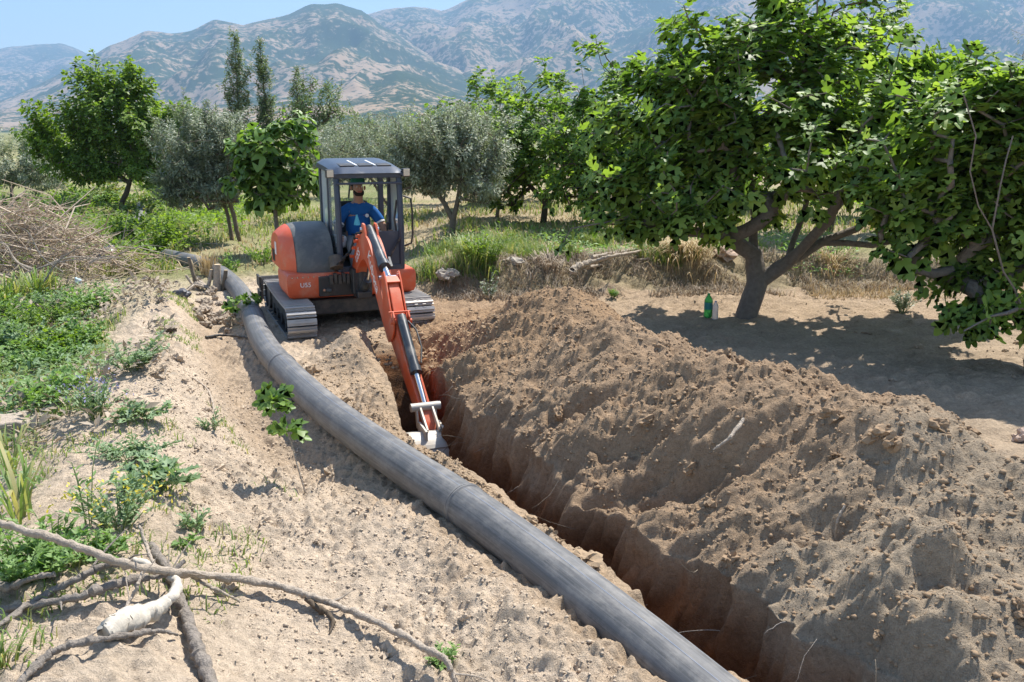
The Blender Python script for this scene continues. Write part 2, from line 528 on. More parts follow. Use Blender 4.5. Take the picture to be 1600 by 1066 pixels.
# ------------------------------------------------------------------ mountains
def mountmat(name, tan, scrub, cover, scale):
    m, nt, N, L, B = _mat(name)
    tc = N.new("ShaderNodeTexCoord")
    def noise(s, d, r):
        n = N.new("ShaderNodeTexNoise"); n.inputs["Scale"].default_value = s; n.inputs["Detail"].default_value = d; n.inputs["Roughness"].default_value = r
        L.new(tc.outputs["Object"], n.inputs["Vector"]); return n.outputs["Fac"]
    big = noise(scale * 0.16, 6, 0.62); fine = noise(scale * 3.0, 4, 0.7)
    a = N.new("ShaderNodeMath"); a.operation = 'MULTIPLY_ADD'; a.inputs[1].default_value = 1.7; L.new(big, a.inputs[0])
    fm = N.new("ShaderNodeMath"); fm.operation = 'MULTIPLY'; fm.inputs[1].default_value = 1.9; L.new(fine, fm.inputs[0]); L.new(fm.outputs[0], a.inputs[2])
    r = N.new("ShaderNodeMapRange"); r.inputs[1].default_value = cover - 0.07; r.inputs[2].default_value = cover + 0.09
    L.new(a.outputs[0], r.inputs[0])
    mx = N.new("ShaderNodeMix"); mx.data_type = 'RGBA'; mx.inputs[6].default_value = tuple(tan) + (1,); mx.inputs[7].default_value = tuple(scrub) + (1,)
    L.new(r.outputs[0], mx.inputs[0])
    tn = noise(scale * 0.6, 4, 0.6)
    m2 = N.new("ShaderNodeMix"); m2.data_type = 'RGBA'; m2.blend_type = 'MULTIPLY'; m2.inputs[7].default_value = (0.9, 0.76, 0.62, 1)
    L.new(tn, m2.inputs[0]); L.new(mx.outputs[2], m2.inputs[6])
    L.new(m2.outputs[2], B.inputs["Base Color"]); B.inputs["Roughness"].default_value = 1; B.inputs["Specular IOR Level"].default_value = 0
    return m
P_ = math.atan(328 / 1400)
def elev_tan(px, py):
    u = (px - 800) / 1400; v = (533 - py) / 1400
    dy = math.cos(P_) + v * math.sin(P_); dz = -math.sin(P_) + v * math.cos(P_)
    return u / dy, dz / dy
def mountain(name, dist, skyline, foot, seed, mat, rough, label):
    pts = np.array([elev_tan(*q) for q in skyline])
    A = np.linspace(pts[0, 0], pts[-1, 0], 420)
    zt = np.interp(A, pts[:, 0], pts[:, 1])
    zt += 0.0016 * fbm(A * 60, A * 0 + seed, 4, seed) 
    T = np.concatenate([np.linspace(0, 1, 90), np.linspace(1.01, 1.12, 5)])
    AA, TT = np.meshgrid(A, T)
    D = foot + (dist - foot) * TT
    crest = np.interp(AA, A, zt) * dist + CAM_H
    X = AA * D; Y = D
    prof = np.where(TT <= 1, np.clip(TT, 0, 1) ** 1.25, np.clip(1 - (TT - 1) * 2.5, 0, 1))
    rg = 1 - np.abs(fbm(X / 520, Y / 900, 5, seed + 3)) * 2.2
    sp = np.sin(np.clip(TT, 0, 1) * math.pi) ** 0.8
    Z = crest * prof + sp * rough * (rg - 0.45) * np.clip(crest / 500, 0.15, 1) + 14 * fbm(X / 90, Y / 90, 3, seed + 5) * sp
    Z = Z - 12 * (TT <= 0.0) - 4
    V = np.stack([X, Y, Z], -1).reshape(-1, 3)
    nr, nc = X.shape
    i = np.arange(nr * nc).reshape(nr, nc)
    F = np.stack([i[:-1, :-1], i[:-1, 1:], i[1:, 1:], i[1:, :-1]], -1).reshape(-1, 4)
    o = link(bpy.data.objects.new(name, np_mesh(name, V, F, mat)))
    return tag(o, label, None, None, "structure")
MT1 = mountmat("hill_scrub", (0.36, 0.285, 0.205), (0.045, 0.07, 0.035), 1.70, 0.014)
MT2 = mountmat("mountain_scrub", (0.35, 0.28, 0.21), (0.05, 0.075, 0.04), 1.73, 0.011)
mountain("hill", 3300, [(-700, 215), (-200, 205), (0, 196), (150, 185), (300, 158), (420, 136), (520, 118), (575, 110), (620, 105), (665, 118), (700, 132), (760, 156), (860, 190), (1000, 204), (1400, 212)],
         1500, 101, MT1, 90, "scrub covered foothill below the mountain")
mountain("mountain", 4800, [(-700, 218), (-250, 205), (-60, 180), (40, 140), (110, 104), (170, 72), (230, 46), (270, 50), (300, 46), (335, 29), (380, 38), (415, 30), (440, 25), (490, 4), (530, 4), (565, 14), (600, 40), (660, 78), (740, 112), (860, 150), (1000, 172), (1400, 205)],
         2100, 131, MT2, 130, "rocky tan and green mountain")
mountain("mountain", 6800, [(380, 150), (480, 70), (560, 24), (600, 14), (650, 10), (690, 16), (730, 0), (800, -26), (950, -48), (1200, -64), (1500, -52), (1800, -40), (2300, 20), (2900, 120)],
         2700, 161, MT2, 190, "tall hazy mountain slope behind the fig trees")
mountain("mountain", 8200, [(-1500, 150), (-900, 110), (-400, 84), (-100, 80), (0, 75), (60, 68), (95, 66), (140, 84), (200, 92), (300, 110), (520, 150)],
         4200, 191, MT2, 130, "distant blue ridge at the far left")

# ------------------------------------------------------------------ haze
def build_haze():
    m = bpy.data.materials.new("haze"); m.use_nodes = True
    nt = m.node_tree; nt.nodes.clear()
    o_ = nt.nodes.new("ShaderNodeOutputMaterial"); v = nt.nodes.new("ShaderNodeVolumePrincipled")
    v.inputs["Color"].default_value = (0.42, 0.68, 1.0, 1)
    v.inputs["Density"].default_value = 0.00015
    v.inputs["Anisotropy"].default_value = 0.0
    nt.links.new(v.outputs[0], o_.inputs["Volume"])
    mb = MB(); mb.box((0, 4500, 930), (20000, 10000, 1900))
    mb.v = [(a, b, (-22.0 if c < 500 else 1420.0)) for a, b, c in mb.v]
    o = mb.build("haze", m)
    tag(o, "pale blue haze over the valley", None, None, "stuff")
build_haze()
# ------------------------------------------------------------------ foliage tools
def leaf_template(kind):
    if kind == "fig":
        half = [(0.0, 0.0), (0.17, -0.05), (0.36, 0.10), (0.40, 0.22), (0.26, 0.34), (0.42, 0.50), (0.47, 0.66), (0.37, 0.72), (0.21, 0.60), (0.20, 0.78), (0.10, 0.95), (0.0, 1.0)]
    elif kind == "fig3":
        half = [(0.0, 0.0), (0.20, -0.04), (0.38, 0.12), (0.42, 0.32), (0.36, 0.42), (0.42, 0.62), (0.28, 0.66), (0.18, 0.62), (0.16, 0.82), (0.0, 1.0)]
    elif kind == "broad":
        half = [(0.0, 0.0), (0.24, 0.08), (0.38, 0.30), (0.36, 0.55), (0.20, 0.82), (0.0, 1.0)]
    elif kind == "oval":
        half = [(0.0, 0.0), (0.20, 0.25), (0.20, 0.6), (0.0, 1.0)]
    elif kind == "slim":
        half = [(0.0, 0.0), (0.17, 0.5), (0.0, 1.0)]
    elif kind == "tooth":
        half = [(0.0, 0.0), (0.07, 0.12), (0.17, 0.22), (0.08, 0.30), (0.26, 0.45), (0.10, 0.52), (0.24, 0.70), (0.09, 0.76), (0.0, 1.0)]
    out = half + [(-x, y) for x, y in half[-2:0:-1]]
    mids = [(0, 0.3), (0, 0.62)] if len(out) > 8 else [(0, 0.45)]
    V = []
    for x, y in out + mids:
        V.append((x, y, -0.30 * y * y + 0.35 * abs(x) * (0.8 if kind.startswith("fig") else 0.8) - 0.55 * x * x * (1 if kind.startswith("fig") else 0) + 0.05 * math.sin(9 * x + 7 * y)))
    F = []
    n = len(out)
    if len(mids) == 1:
        F = [(i, (i + 1) % n, n) for i in range(n)]
    else:
        for i in range(n):
            a, b = out[i], out[(i + 1) % n]
            F.append((i, (i + 1) % n, n if (a[1] + b[1]) / 2 < 0.5 else n + 1))
        # close the gap between the two fans
        k = [i for i in range(n) if ((out[i][1] + out[(i - 1) % n][1]) / 2 < 0.5) != ((out[i][1] + out[(i + 1) % n][1]) / 2 < 0.5)]
        for i in k: F.append((i, n, n + 1))
    return np.array(V, float), np.array(F, int)
LT = {k: leaf_template(k) for k in ("fig", "fig3", "broad", "oval", "slim", "tooth")}

def norm(a):
    return a / np.maximum(np.linalg.norm(a, axis=-1, keepdims=True), 1e-9)

def frames(axis, nrm):
    y = norm(axis); x = norm(np.cross(y, nrm)); z = np.cross(x, y)
    return x, y, z

def leaf_mesh_arrays(kind, pos, axis, nrm, size, wid=None):
    V, F = LT[kind]
    x, y, z = frames(axis, nrm)
    sw = size if wid is None else wid
    W = (pos[:, None, :] + V[None, :, 0:1] * x[:, None, :] * sw[:, None, None] + V[None, :, 1:2] * y[:, None, :] * size[:, None, None]
         + V[None, :, 2:3] * z[:, None, :] * size[:, None, None])
    FF = F[None] + (np.arange(len(pos)) * len(V))[:, None, None]
    return W.reshape(-1, 3), FF.reshape(-1, 3)

def sph(n, rng):
    v = rng.normal(size=(n, 3)); return norm(v)

def sample_blobs(blobs, n, rng, shell=0.45, minz=None, cl=0.5):
    """points in a union of ellipsoids (cx,cy,cz,rx,ry,rz), pushed to the outside"""
    B = np.array(blobs, float)
    vol = B[:, 3] * B[:, 4] * B[:, 5]
    vol = vol ** 0.8; vol /= vol.sum()
    out = []
    while len(out) < n:
        k = rng.choice(len(B), p=vol)
        d = sph(1, rng)[0]
        r = shell + (1 - shell) * rng.random() ** 0.6
        lump = 0.86 + 0.40 * rng.random() ** 2
        p = B[k, :3] + d * B[k, 3:] * r * lump
        if len(out) > 25 and rng.random() < cl: p = out[rng.integers(len(out))] + rng.normal(size=3) * 0.085 * (B[k, 3] + B[k, 5])
        if minz is not None and p[2] < minz + 0.55 * minz * (float(vnoise(p[0] * 1.6 + 9, p[1] * 1.6 + 3, 77)) - 0.35): continue
        out.append(p)
    return np.array(out)

def grow(limbs, tips, rng, wob=0.10, minr=0.006, tipr=0.005, power=2.3):
    """limbs: polylines from the root up (first point of limb 0 is the base). Every tip is joined to the nearest branch.
    Returns list of (points, radii) tubes."""
    nodes = []; parent = []
    def addn(p, par): nodes.append(np.array(p, float)); parent.append(par); return len(nodes) - 1
    for li, limb in enumerate(limbs):
        if li == 0:
            prev = addn(limb[0], -1); rest = limb[1:]
        else:
            d = [np.linalg.norm(n - np.array(limb[0])) for n in nodes]
            prev = int(np.argmin(d)); rest = limb[1:]
        for q in rest:
            a = nodes[prev]; q = np.array(q, float)
            m = max(1, int(np.linalg.norm(q - a) / 0.25))
            for j in range(1, m + 1):
                p = a + (q - a) * j / m + (rng.normal(size=3) * wob * 0.12 if j < m else 0)
                prev = addn(p, prev)
    base = nodes[0]
    order = np.argsort(np.linalg.norm(tips - base, axis=1))
    tipn = []
    cap = 4000
    arr = np.array(nodes + [np.zeros(3)] * (len(tips) * 5 + 5)); cnt = len(nodes)
    for t in order:
        tp = tips[t]
        d = np.linalg.norm(arr[:cnt] - tp, axis=1)
        pen = 0.35 * np.linalg.norm(arr[:cnt] - base, axis=1)      # favour older wood
        k = int(np.argmin(d + pen * 0.25 + (d < 0.03) * 9))
        a = arr[k]; L = np.linalg.norm(tp - a)
        m = max(1, min(4, int(L / 0.2)))
        prev = k
        sag = rng.normal(size=3) * wob * L
        for j in range(1, m + 1):
            u = j / m
            p = a + (tp - a) * u + sag * math.sin(u * math.pi)
            arr[cnt] = p; nodes.append(p); parent.append(prev); prev = cnt; cnt += 1
        tipn.append((t, prev))
    N = len(nodes)
    w = np.zeros(N)
    for _, n in tipn: w[n] = tipr ** power
    for i in range(N - 1, 0, -1):
        if w[i] == 0: w[i] = tipr ** power
        w[parent[i]] += w[i]
    rad = np.maximum(w ** (1 / power), minr)
    kids = [[] for _ in range(N)]
    for i in range(1, N): kids[parent[i]].append(i)
    tubes = []
    stack = [0]
    while stack:
        s = stack.pop()
        pts = [nodes[s]]; rr = [rad[s]]
        if parent[s] >= 0:
            pts.insert(0, nodes[parent[s]]); rr.insert(0, min(rad[parent[s]], rad[s] * 1.25))
        cur = s
        while kids[cur]:
            ks = sorted(kids[cur], key=lambda i: -rad[i])
            for o in ks[1:]: stack.append(o)
            cur = ks[0]; pts.append(nodes[cur]); rr.append(rad[cur])
        if len(pts) > 1: tubes.append((pts, rr))
    tipdir = {}
    for t, n in tipn:
        d = nodes[n] - nodes[parent[n]]
        tipdir[t] = d / max(np.linalg.norm(d), 1e-6)
    return tubes, tipdir

def tubes_obj(name, tubes, mat, parent, scale=1.0, base_flare=0.0, nmax=10):
    mb = MB()
    for pts, rr in tubes:
        rr = [r * scale for r in rr]
        n = 4 if max(rr) < 0.012 else (6 if max(rr) < 0.05 else nmax)
        mb.tube(pts, rr, n, cap=False)
    me = bpy.data.meshes.new(name)
    me.from_pydata(mb.v, [], mb.f)
    me.polygons.foreach_set("use_smooth", np.ones(len(me.polygons), bool))
    me.materials.append(mat)
    return link(bpy.data.objects.new(name, me), parent)

def rosettes(tips, tipdir, per, size, rng, center, droop=0.25, spread=0.16, up=0.5):
    """leaves spiralling round every shoot end"""
    P = []; A = []; Nn = []; S = []
    for i, t in enumerate(tips):
        d = tipdir.get(i, np.array([0, 0, 1.0]))
        out = norm(t - center)
        d = norm(d * 0.4 + out * 0.6 + np.array([0, 0, up]))
        a = np.cross(d, [0.3, 0.2, 0.93]); a = norm(a); b = np.cross(d, a)
        n = max(2, int(rng.normal(per, per * 0.25)))
        ph = rng.random() * 6.28
        for k in range(n):
            u = k / n
            ang = ph + k * 2.4
            rad = a * math.cos(ang) + b * math.sin(ang)
            ax = norm(rad * (1.05 - 0.55 * u) + d * (0.15 + 0.75 * u) + np.array([0, 0, -droop]) + rng.normal(size=3) * 0.18)
            s = size * (0.62 + 0.6 * rng.random()) * (1.05 - 0.35 * u)
            p = t - d * spread * (1 - u) + ax * s * 0.28
            nn = norm(d * 0.75 + np.array([0, 0, 0.55]) + rng.normal(size=3) * 0.33)
            P.append(p); A.append(ax); Nn.append(nn); S.append(s)
    return np.array(P), np.array(A), np.array(Nn), np.array(S)

def mats4(pos, axis, nrm, size):
    x, y, z = frames(axis, nrm)
    out = []
    for i in range(len(pos)):
        s = size[i]
        out.append(Matrix(((x[i, 0] * s, y[i, 0] * s, z[i, 0] * s, pos[i, 0]), (x[i, 1] * s, y[i, 1] * s, z[i, 1] * s, pos[i, 1]),
                           (x[i, 2] * s, y[i, 2] * s, z[i, 2] * s, pos[i, 2]), (0, 0, 0, 1))))
    return out

LEAFMESH = {}
def leaf_object_mesh(kind, mat):
    key = (kind, mat.name)
    if key not in LEAFMESH:
        V, F = LT[kind]
        LEAFMESH[key] = np_mesh("leaf", V, F, mat, smooth=False)
    return LEAFMESH[key]

def leaves(parent, kind, mat, pos, axis, nrm, size, n_single, base, name_rest="crown"):
    """the leaves that show largest become parts, the rest one mesh. base = world origin of the parent"""
    base = np.array(base)
    pick = np.zeros(len(pos), bool)
    if n_single > 0:
        w = pos + base
        u = w[:, 0] / w[:, 1]; v = (w[:, 2] - CAM_H) / w[:, 1]
        dist = np.linalg.norm(w - np.array([0, 0, CAM_H]), axis=1)
        cell = {}
        for i in np.argsort(dist):
            if abs(u[i]) > 0.60 or v[i] > 0.19: continue
            k = (int(u[i] / 0.012), int(v[i] / 0.012))
            cell.setdefault(k, i)
        ids = np.array(list(cell.values()))
        x, y, z = frames(axis[ids], nrm[ids])
        view = norm(np.array([0, 0, CAM_H]) - w[ids])
        score = size[ids] / dist[ids] * (0.35 + np.abs((z * view).sum(1)))
        ids = ids[np.argsort(-score)][:n_single]
        pick[ids] = True
        me = leaf_object_mesh(kind, mat)
        for M in mats4(pos[ids], axis[ids], nrm[ids], size[ids]):
            o = bpy.data.objects.new("leaf", me)
            COL.objects.link(o); o.parent = parent; o.matrix_local = M
    V, F = leaf_mesh_arrays(kind, pos[~pick], axis[~pick], nrm[~pick], size[~pick])
    o = link(bpy.data.objects.new(name_rest, np_mesh(name_rest, V, F, mat, smooth=False)), parent)
    if n_single > 0: tag(o, kind="stuff")
    return o

# ------------------------------------------------------------------ foliage and wood materials
FIG = leafmat("fig_leaf", [(0.08, 0.145, 0.032), (0.13, 0.22, 0.045), (0.19, 0.30, 0.06), (0.29, 0.40, 0.09)], 0.42, 0.52, (1.75, 1.8, 0.7), 0.45)
FIGB = leafmat("fig_leaf_broad", [(0.09, 0.17, 0.04), (0.15, 0.25, 0.06), (0.21, 0.32, 0.08)], 0.4, 0.45, (1.6, 1.65, 0.6), 0.45)
GREEN = leafmat("green_leaf", [(0.11, 0.185, 0.04), (0.165, 0.255, 0.055), (0.23, 0.32, 0.075)], 0.42, 0.5, (1.7, 1.8, 0.5))
OLIVE = leafmat("olive_leaf", [(0.17, 0.205, 0.125), (0.26, 0.295, 0.195), (0.36, 0.395, 0.285), (0.47, 0.50, 0.395)], 0.28, 0.5, (1.1, 1.2, 0.8))
OLIVE2 = leafmat("olive_leaf_dusty", [(0.14, 0.175, 0.11), (0.21, 0.25, 0.165), (0.30, 0.335, 0.25), (0.41, 0.44, 0.355)], 0.28, 0.5, (1.1, 1.2, 0.8))
POPLAR = leafmat("poplar_leaf", [(0.10, 0.15, 0.065), (0.15, 0.205, 0.085), (0.21, 0.27, 0.12)], 0.3, 0.5, (1.3, 1.4, 0.7))
WEED = leafmat("weed_leaf", [(0.13, 0.235, 0.065), (0.19, 0.31, 0.095), (0.26, 0.37, 0.14)], 0.36, 0.55, (1.4, 1.5, 0.6))
WEEDG = leafmat("weed_leaf_grey", [(0.16, 0.25, 0.12), (0.22, 0.32, 0.165), (0.30, 0.39, 0.22)], 0.32, 0.6, (1.2, 1.3, 0.7))
LIME = leafmat("weed_leaf_yellow", [(0.30, 0.34, 0.03), (0.40, 0.42, 0.05), (0.22, 0.30, 0.04)], 0.3, 0.55, (1.3, 1.3, 0.5))
GRASS = leafmat("grass_blade", [(0.12, 0.20, 0.05), (0.17, 0.26, 0.07), (0.25, 0.31, 0.10), (0.42, 0.38, 0.19)], 0.35, 0.55, (1.4, 1.4, 0.6))
DRYGRASS = leafmat("dry_grass_blade", [(0.36, 0.27, 0.14), (0.48, 0.37, 0.21), (0.58, 0.47, 0.29), (0.28, 0.21, 0.13)], 0.2, 0.7, (1.1, 1.0, 0.8))
STRAW = leafmat("dead_grass_blade", [(0.24, 0.19, 0.14), (0.34, 0.275, 0.20), (0.44, 0.36, 0.27), (0.19, 0.15, 0.11)], 0.1, 0.8, (1.1, 1.0, 0.9))
TWIGS = leafmat("dry_twig", [(0.34, 0.26, 0.19), (0.46, 0.37, 0.28), (0.58, 0.48, 0.37), (0.26, 0.20, 0.15)], 0.0, 0.85, (1, 1, 1), 0.1)
FLOWER_Y = leafmat("yellow_petal", [(0.75, 0.60, 0.05), (0.8, 0.68, 0.15)], 0.3, 0.6, (1, 1, 0.6))
FLOWER_V = leafmat("violet_petal", [(0.25, 0.23, 0.42), (0.35, 0.33, 0.52)], 0.2, 0.6, (1, 1, 1))
BARK_FIG = plain("fig_bark", (0.19, 0.165, 0.14), 0.85, scale=16, var=0.55, bump=1.0, spec=0.15)
BARK_DARK = plain("dark_bark", (0.11, 0.085, 0.06), 0.9, scale=10, var=0.5, bump=0.9, spec=0.15)
BARK_OLIVE = plain("olive_bark", (0.17, 0.14, 0.105), 0.9, scale=10, var=0.5, bump=0.9, spec=0.15)
BARK_PALE = plain("weathered_branch", (0.43, 0.36, 0.285), 0.88, scale=30, var=0.55, bump=1.0, spec=0.2)
BARK_WHITE = plain("bleached_wood", (0.52, 0.47, 0.39), 0.9, scale=26, var=0.5, bump=0.6, spec=0.2)
BARK_GREY = plain("grey_branch", (0.27, 0.235, 0.20), 0.9, scale=34, var=0.6, bump=1.0, spec=0.15)
WOODCUT = plain("cut_wood", (0.58, 0.45, 0.29), 0.8, scale=20, var=0.25, spec=0.2)
STEM = plain("green_stem", (0.16, 0.22, 0.08), 0.7, scale=8, var=0.3)

# ------------------------------------------------------------------ trees
def make_tree(name, label, base, limbs, blobs, ntips, per, size, kind, leafm, bark, seed, cat="tree", group=None,
              n_single=0, minz=0.4, shell=0.5, droop=0.25, tipr=0.0055, minr=0.004, spread=0.16, up=0.5, wob=0.10, center=None, woodscale=1.0, power=2.3, cl=0.5):
    rng = np.random.default_rng(seed)
    bz = lz(base[0], base[1]) - 0.04
    root = empty(name, (base[0], base[1], bz))
    tag(root, label, cat, group)
    tips = sample_blobs(blobs, ntips, rng, shell, minz, cl)
    tubes, td = grow(limbs, tips, rng, wob, minr, tipr, power)
    tubes_obj("trunk", tubes, bark, root, woodscale)
    B = np.array(blobs)
    c = center if center is not None else np.average(B[:, :3], axis=0, weights=B[:, 3] ** 2) - np.array([0, 0, 0.5])
    P, A, Nn, S = rosettes(tips, td, per, size, rng, np.array(c), droop, spread, up)
    leaves(root, kind, leafm, P, A, Nn, S, n_single, (base[0], base[1], bz))
    return root

# big fig in the orchard strip: trunk at (3.4, 12.9), low fork, long limb to the right
make_tree("fig_tree", "large spreading fig tree with forked dark trunk beside the two bottles", (3.42, 12.9),
          [[(0, 0, 0), (0.10, 0.0, 0.35), (0.16, 0.02, 0.55), (0.10, 0.1, 0.95), (0.12, 0.2, 1.5), (-0.1, 0.2, 2.4)],
           [(0.16, 0.02, 0.55), (0.55, -0.05, 0.85), (1.0, -0.1, 1.15), (1.5, -0.1, 1.35), (2.2, 0.0, 2.0), (2.7, 0.1, 2.8)],
           [(1.0, -0.1, 1.15), (1.7, -0.2, 1.12), (2.4, -0.25, 1.25), (3.0, -0.3, 1.55)],
           [(0.10, 0.1, 0.95), (-0.5, -0.1, 1.5), (-1.2, -0.25, 2.1), (-1.6, -0.4, 2.8)],
           [(0.10, 0.1, 0.95), (-0.35, -0.2, 1.25), (-1.1, -0.5, 1.35), (-1.9, -0.6, 1.55)],
           [(0.55, -0.05, 0.85), (0.9, 0.4, 1.6), (1.2, 0.6, 2.6), (1.3, 0.5, 3.4)],
           [(0.55, -0.05, 0.85), (0.85, -0.7, 1.5), (1.0, -1.1, 2.2)]],
          [(-0.2, 0.1, 3.3, 1.5, 1.5, 1.0), (1.5, 0.0, 3.15, 1.5, 1.6, 1.0), (0.7, -0.9, 2.5, 1.6, 1.1, 0.9), (-1.5, -0.2, 2.5, 1.0, 1.3, 0.95),
           (2.5, -0.1, 2.6, 0.85, 1.2, 0.9), (-1.7, -0.4, 1.75, 0.85, 1.0, 0.6), (0.5, 0.2, 4.0, 0.9, 0.9, 0.6), (-1.0, 0.3, 3.75, 0.7, 0.8, 0.65),
           (0.45, 0.6, 4.45, 0.35, 0.4, 0.4), (2.4, -0.3, 1.75, 0.7, 0.7, 0.35), (2.9, -0.3, 1.5, 0.55, 0.6, 0.4), (-0.7, -0.7, 1.6, 0.7, 0.6, 0.5), (-1.6, -0.3, 1.7, 0.6, 0.8, 0.45), (3.0, 0.2, 2.2, 0.6, 0.9, 0.8)],
          940, 8.5, 0.22, "fig", FIG, BARK_FIG, 31, n_single=300, minz=1.22, shell=0.38, woodscale=1.45, cl=0.6)

# fig at the right edge of the picture, nearer
make_tree("fig_tree", "nearer fig tree cut off by the right picture edge, with bare grey limbs", (5.95, 9.75),
          [[(0, 0, 0), (-0.15, -0.1, 0.5), (-0.45, -0.25, 0.9), (-0.75, -0.35, 1.3), (-0.95, -0.4, 1.75), (-0.92, -0.4, 2.2), (-0.8, -0.3, 2.7)],
           [(-0.95, -0.4, 1.75), (-1.15, -0.45, 2.0), (-1.3, -0.5, 2.35), (-1.28, -0.5, 2.7), (-1.45, -0.5, 3.1)],
           [(-0.15, -0.1, 0.5), (0.0, -0.2, 1.3), (0.1, -0.2, 2.2), (-0.1, -0.2, 3.0)],
           [(-0.45, -0.25, 0.9), (-0.9, -0.5, 0.85), (-1.2, -0.55, 0.7)],
           [(0, 0, 0.3), (0.6, 0.3, 1.2), (0.9, 0.4, 2.2)]],
          [(-0.5, 0.60, 2.9, 1.15, 0.85, 0.65), (0.5, 0.55, 2.9, 1.2, 1.02, 0.9), (-1.4, 0.65, 2.3, 0.7, 0.59, 0.75), (-0.4, 0.95, 2.2, 1.0, 0.51, 0.8),
           (-1.05, -0.25, 0.95, 0.42, 0.30, 0.42), (0.3, 0.45, 1.9, 1.0, 0.77, 0.8), (-0.75, -0.10, 0.62, 0.28, 0.26, 0.3), (-0.95, 0.75, 1.5, 0.55, 0.38, 0.45), (-0.35, 0.75, 1.15, 0.55, 0.38, 0.5), (-1.35, 0.45, 1.75, 0.5, 0.42, 0.4), (-0.2, 0.35, 3.3, 0.5, 0.42, 0.3)],
          600, 8.0, 0.215, "fig", FIG, BARK_FIG, 33, n_single=300, minz=0.42, shell=0.35, tipr=0.0075, woodscale=1.15)

# figs further back
def back_fig(name, label, base, w, h, seed, n=330):
    return make_tree(name, label, base,
          [[(0, 0, 0), (0.05, 0, 0.5), (0.1, 0.05, 1.0), (0.0, 0.1, h * 0.55)], [(0.05, 0, 0.5), (-0.5, 0.0, 1.1), (-0.9, 0.0, h * 0.5)],
           [(0.05, 0, 0.5), (0.6, 0.1, 1.0), (1.0, 0.1, h * 0.5)]],
          [(0, 0, h * 0.68, w * 0.7, 1.1, h * 0.30), (-w * 0.5, 0, h * 0.5, w * 0.5, 0.9, h * 0.27), (w * 0.5, 0, h * 0.52, w * 0.55, 0.9, h * 0.28), (0.1, -0.3, h * 0.42, w * 0.6, 0.8, h * 0.2), (-w * 0.6, -0.2, h * 0.27, w * 0.45, 0.8, h * 0.16), (w * 0.6, -0.2, h * 0.28, w * 0.45, 0.8, h * 0.16)],
          n, 7.0, 0.20, "fig3", FIG, BARK_DARK, seed, group=None, cl=0.25, minz=h * 0.10, shell=0.42)
back_fig("fig_tree", "smaller fig tree with dark trunk behind the grass bank, right of the olive", (0.75, 21.6), 2.0, 3.6, 35, 420)
back_fig("fig_tree", "fig tree in the back row between the small fig and the large fig", (2.6, 19.6), 2.1, 4.0, 36, 420)
back_fig("fig_tree", "fig tree behind the gap between silvery olive and back figs", (-0.9, 28.5), 2.3, 4.0, 135, 300)
back_fig("fig_tree", "fig tree low behind the trunk fork of the large fig", (5.2, 24.5), 2.4, 3.8, 136, 320)
back_fig("fig_tree", "fig tree behind the right limb of the large fig", (9.2, 23.0), 2.4, 3.8, 137, 320)
back_fig("fig_tree", "taller fig tree whose top rises behind the large fig crown", (6.9, 19.5), 2.0, 6.6, 37, 420)

# young fig behind the excavator, big pale leaves
make_tree("young_fig_tree", "young fig tree with broad pale green leaves just left of the excavator cab", (-5.1, 19.4),
          [[(0, 0, 0), (0.02, 0, 0.6), (0.0, 0.02, 1.2), (0.05, 0, 2.0)], [(0, 0, 0.9), (-0.3, 0, 1.4), (-0.5, 0, 1.8)], [(0.0, 0.02, 1.2), (0.35, 0, 1.7), (0.6, 0, 2.2)]],
          [(0.1, 0, 2.35, 0.8, 0.7, 0.65), (-0.35, 0, 1.65, 0.6, 0.6, 0.6), (0.35, 0, 1.75, 0.6, 0.6, 0.6), (-0.1, 0, 1.1, 0.45, 0.45, 0.35), (0.55, 0, 2.7, 0.45, 0.4, 0.3), (-0.45, 0, 2.55, 0.4, 0.4, 0.35)],
          150, 5.5, 0.30, "broad", FIGB, BARK_FIG, 38, n_single=230, minz=0.7, droop=0.55, shell=0.4)

# bright green tree at the left
make_tree("broadleaf_tree", "bright green bushy tree with leaning dark trunk at the left", (-12.3, 28.2),
          [[(0, 0, 0), (0.15, 0, 0.5), (0.42, 0, 1.05), (0.6, 0, 1.5), (0.4, 0, 2.6)], [(0.42, 0, 1.05), (-0.3, 0, 1.7), (-1.2, 0, 2.4)], [(0.6, 0, 1.5), (1.2, 0, 2.2), (1.6, 0, 3.0)]],
          [(0.0, 0, 3.2, 1.5, 1.5, 1.15), (-1.4, 0, 2.4, 1.2, 1.3, 0.95), (1.1, 0, 2.7, 1.2, 1.3, 1.2), (0.5, 0, 4.1, 0.9, 0.9, 0.7), (-0.35, 0, 4.0, 0.5, 0.6, 0.75), (-2.1, 0, 3.0, 0.4, 0.4, 0.75),
           (1.4, 0, 1.55, 0.9, 1.0, 0.6), (2.2, 0, 3.1, 0.6, 0.6, 0.5), (-1.0, 0, 1.6, 1.4, 1.0, 0.5)],
          1150, 12, 0.175, "broad", GREEN, BARK_DARK, 39, minz=0.6, shell=0.4, spread=0.3, cl=0.25, woodscale=0.7)

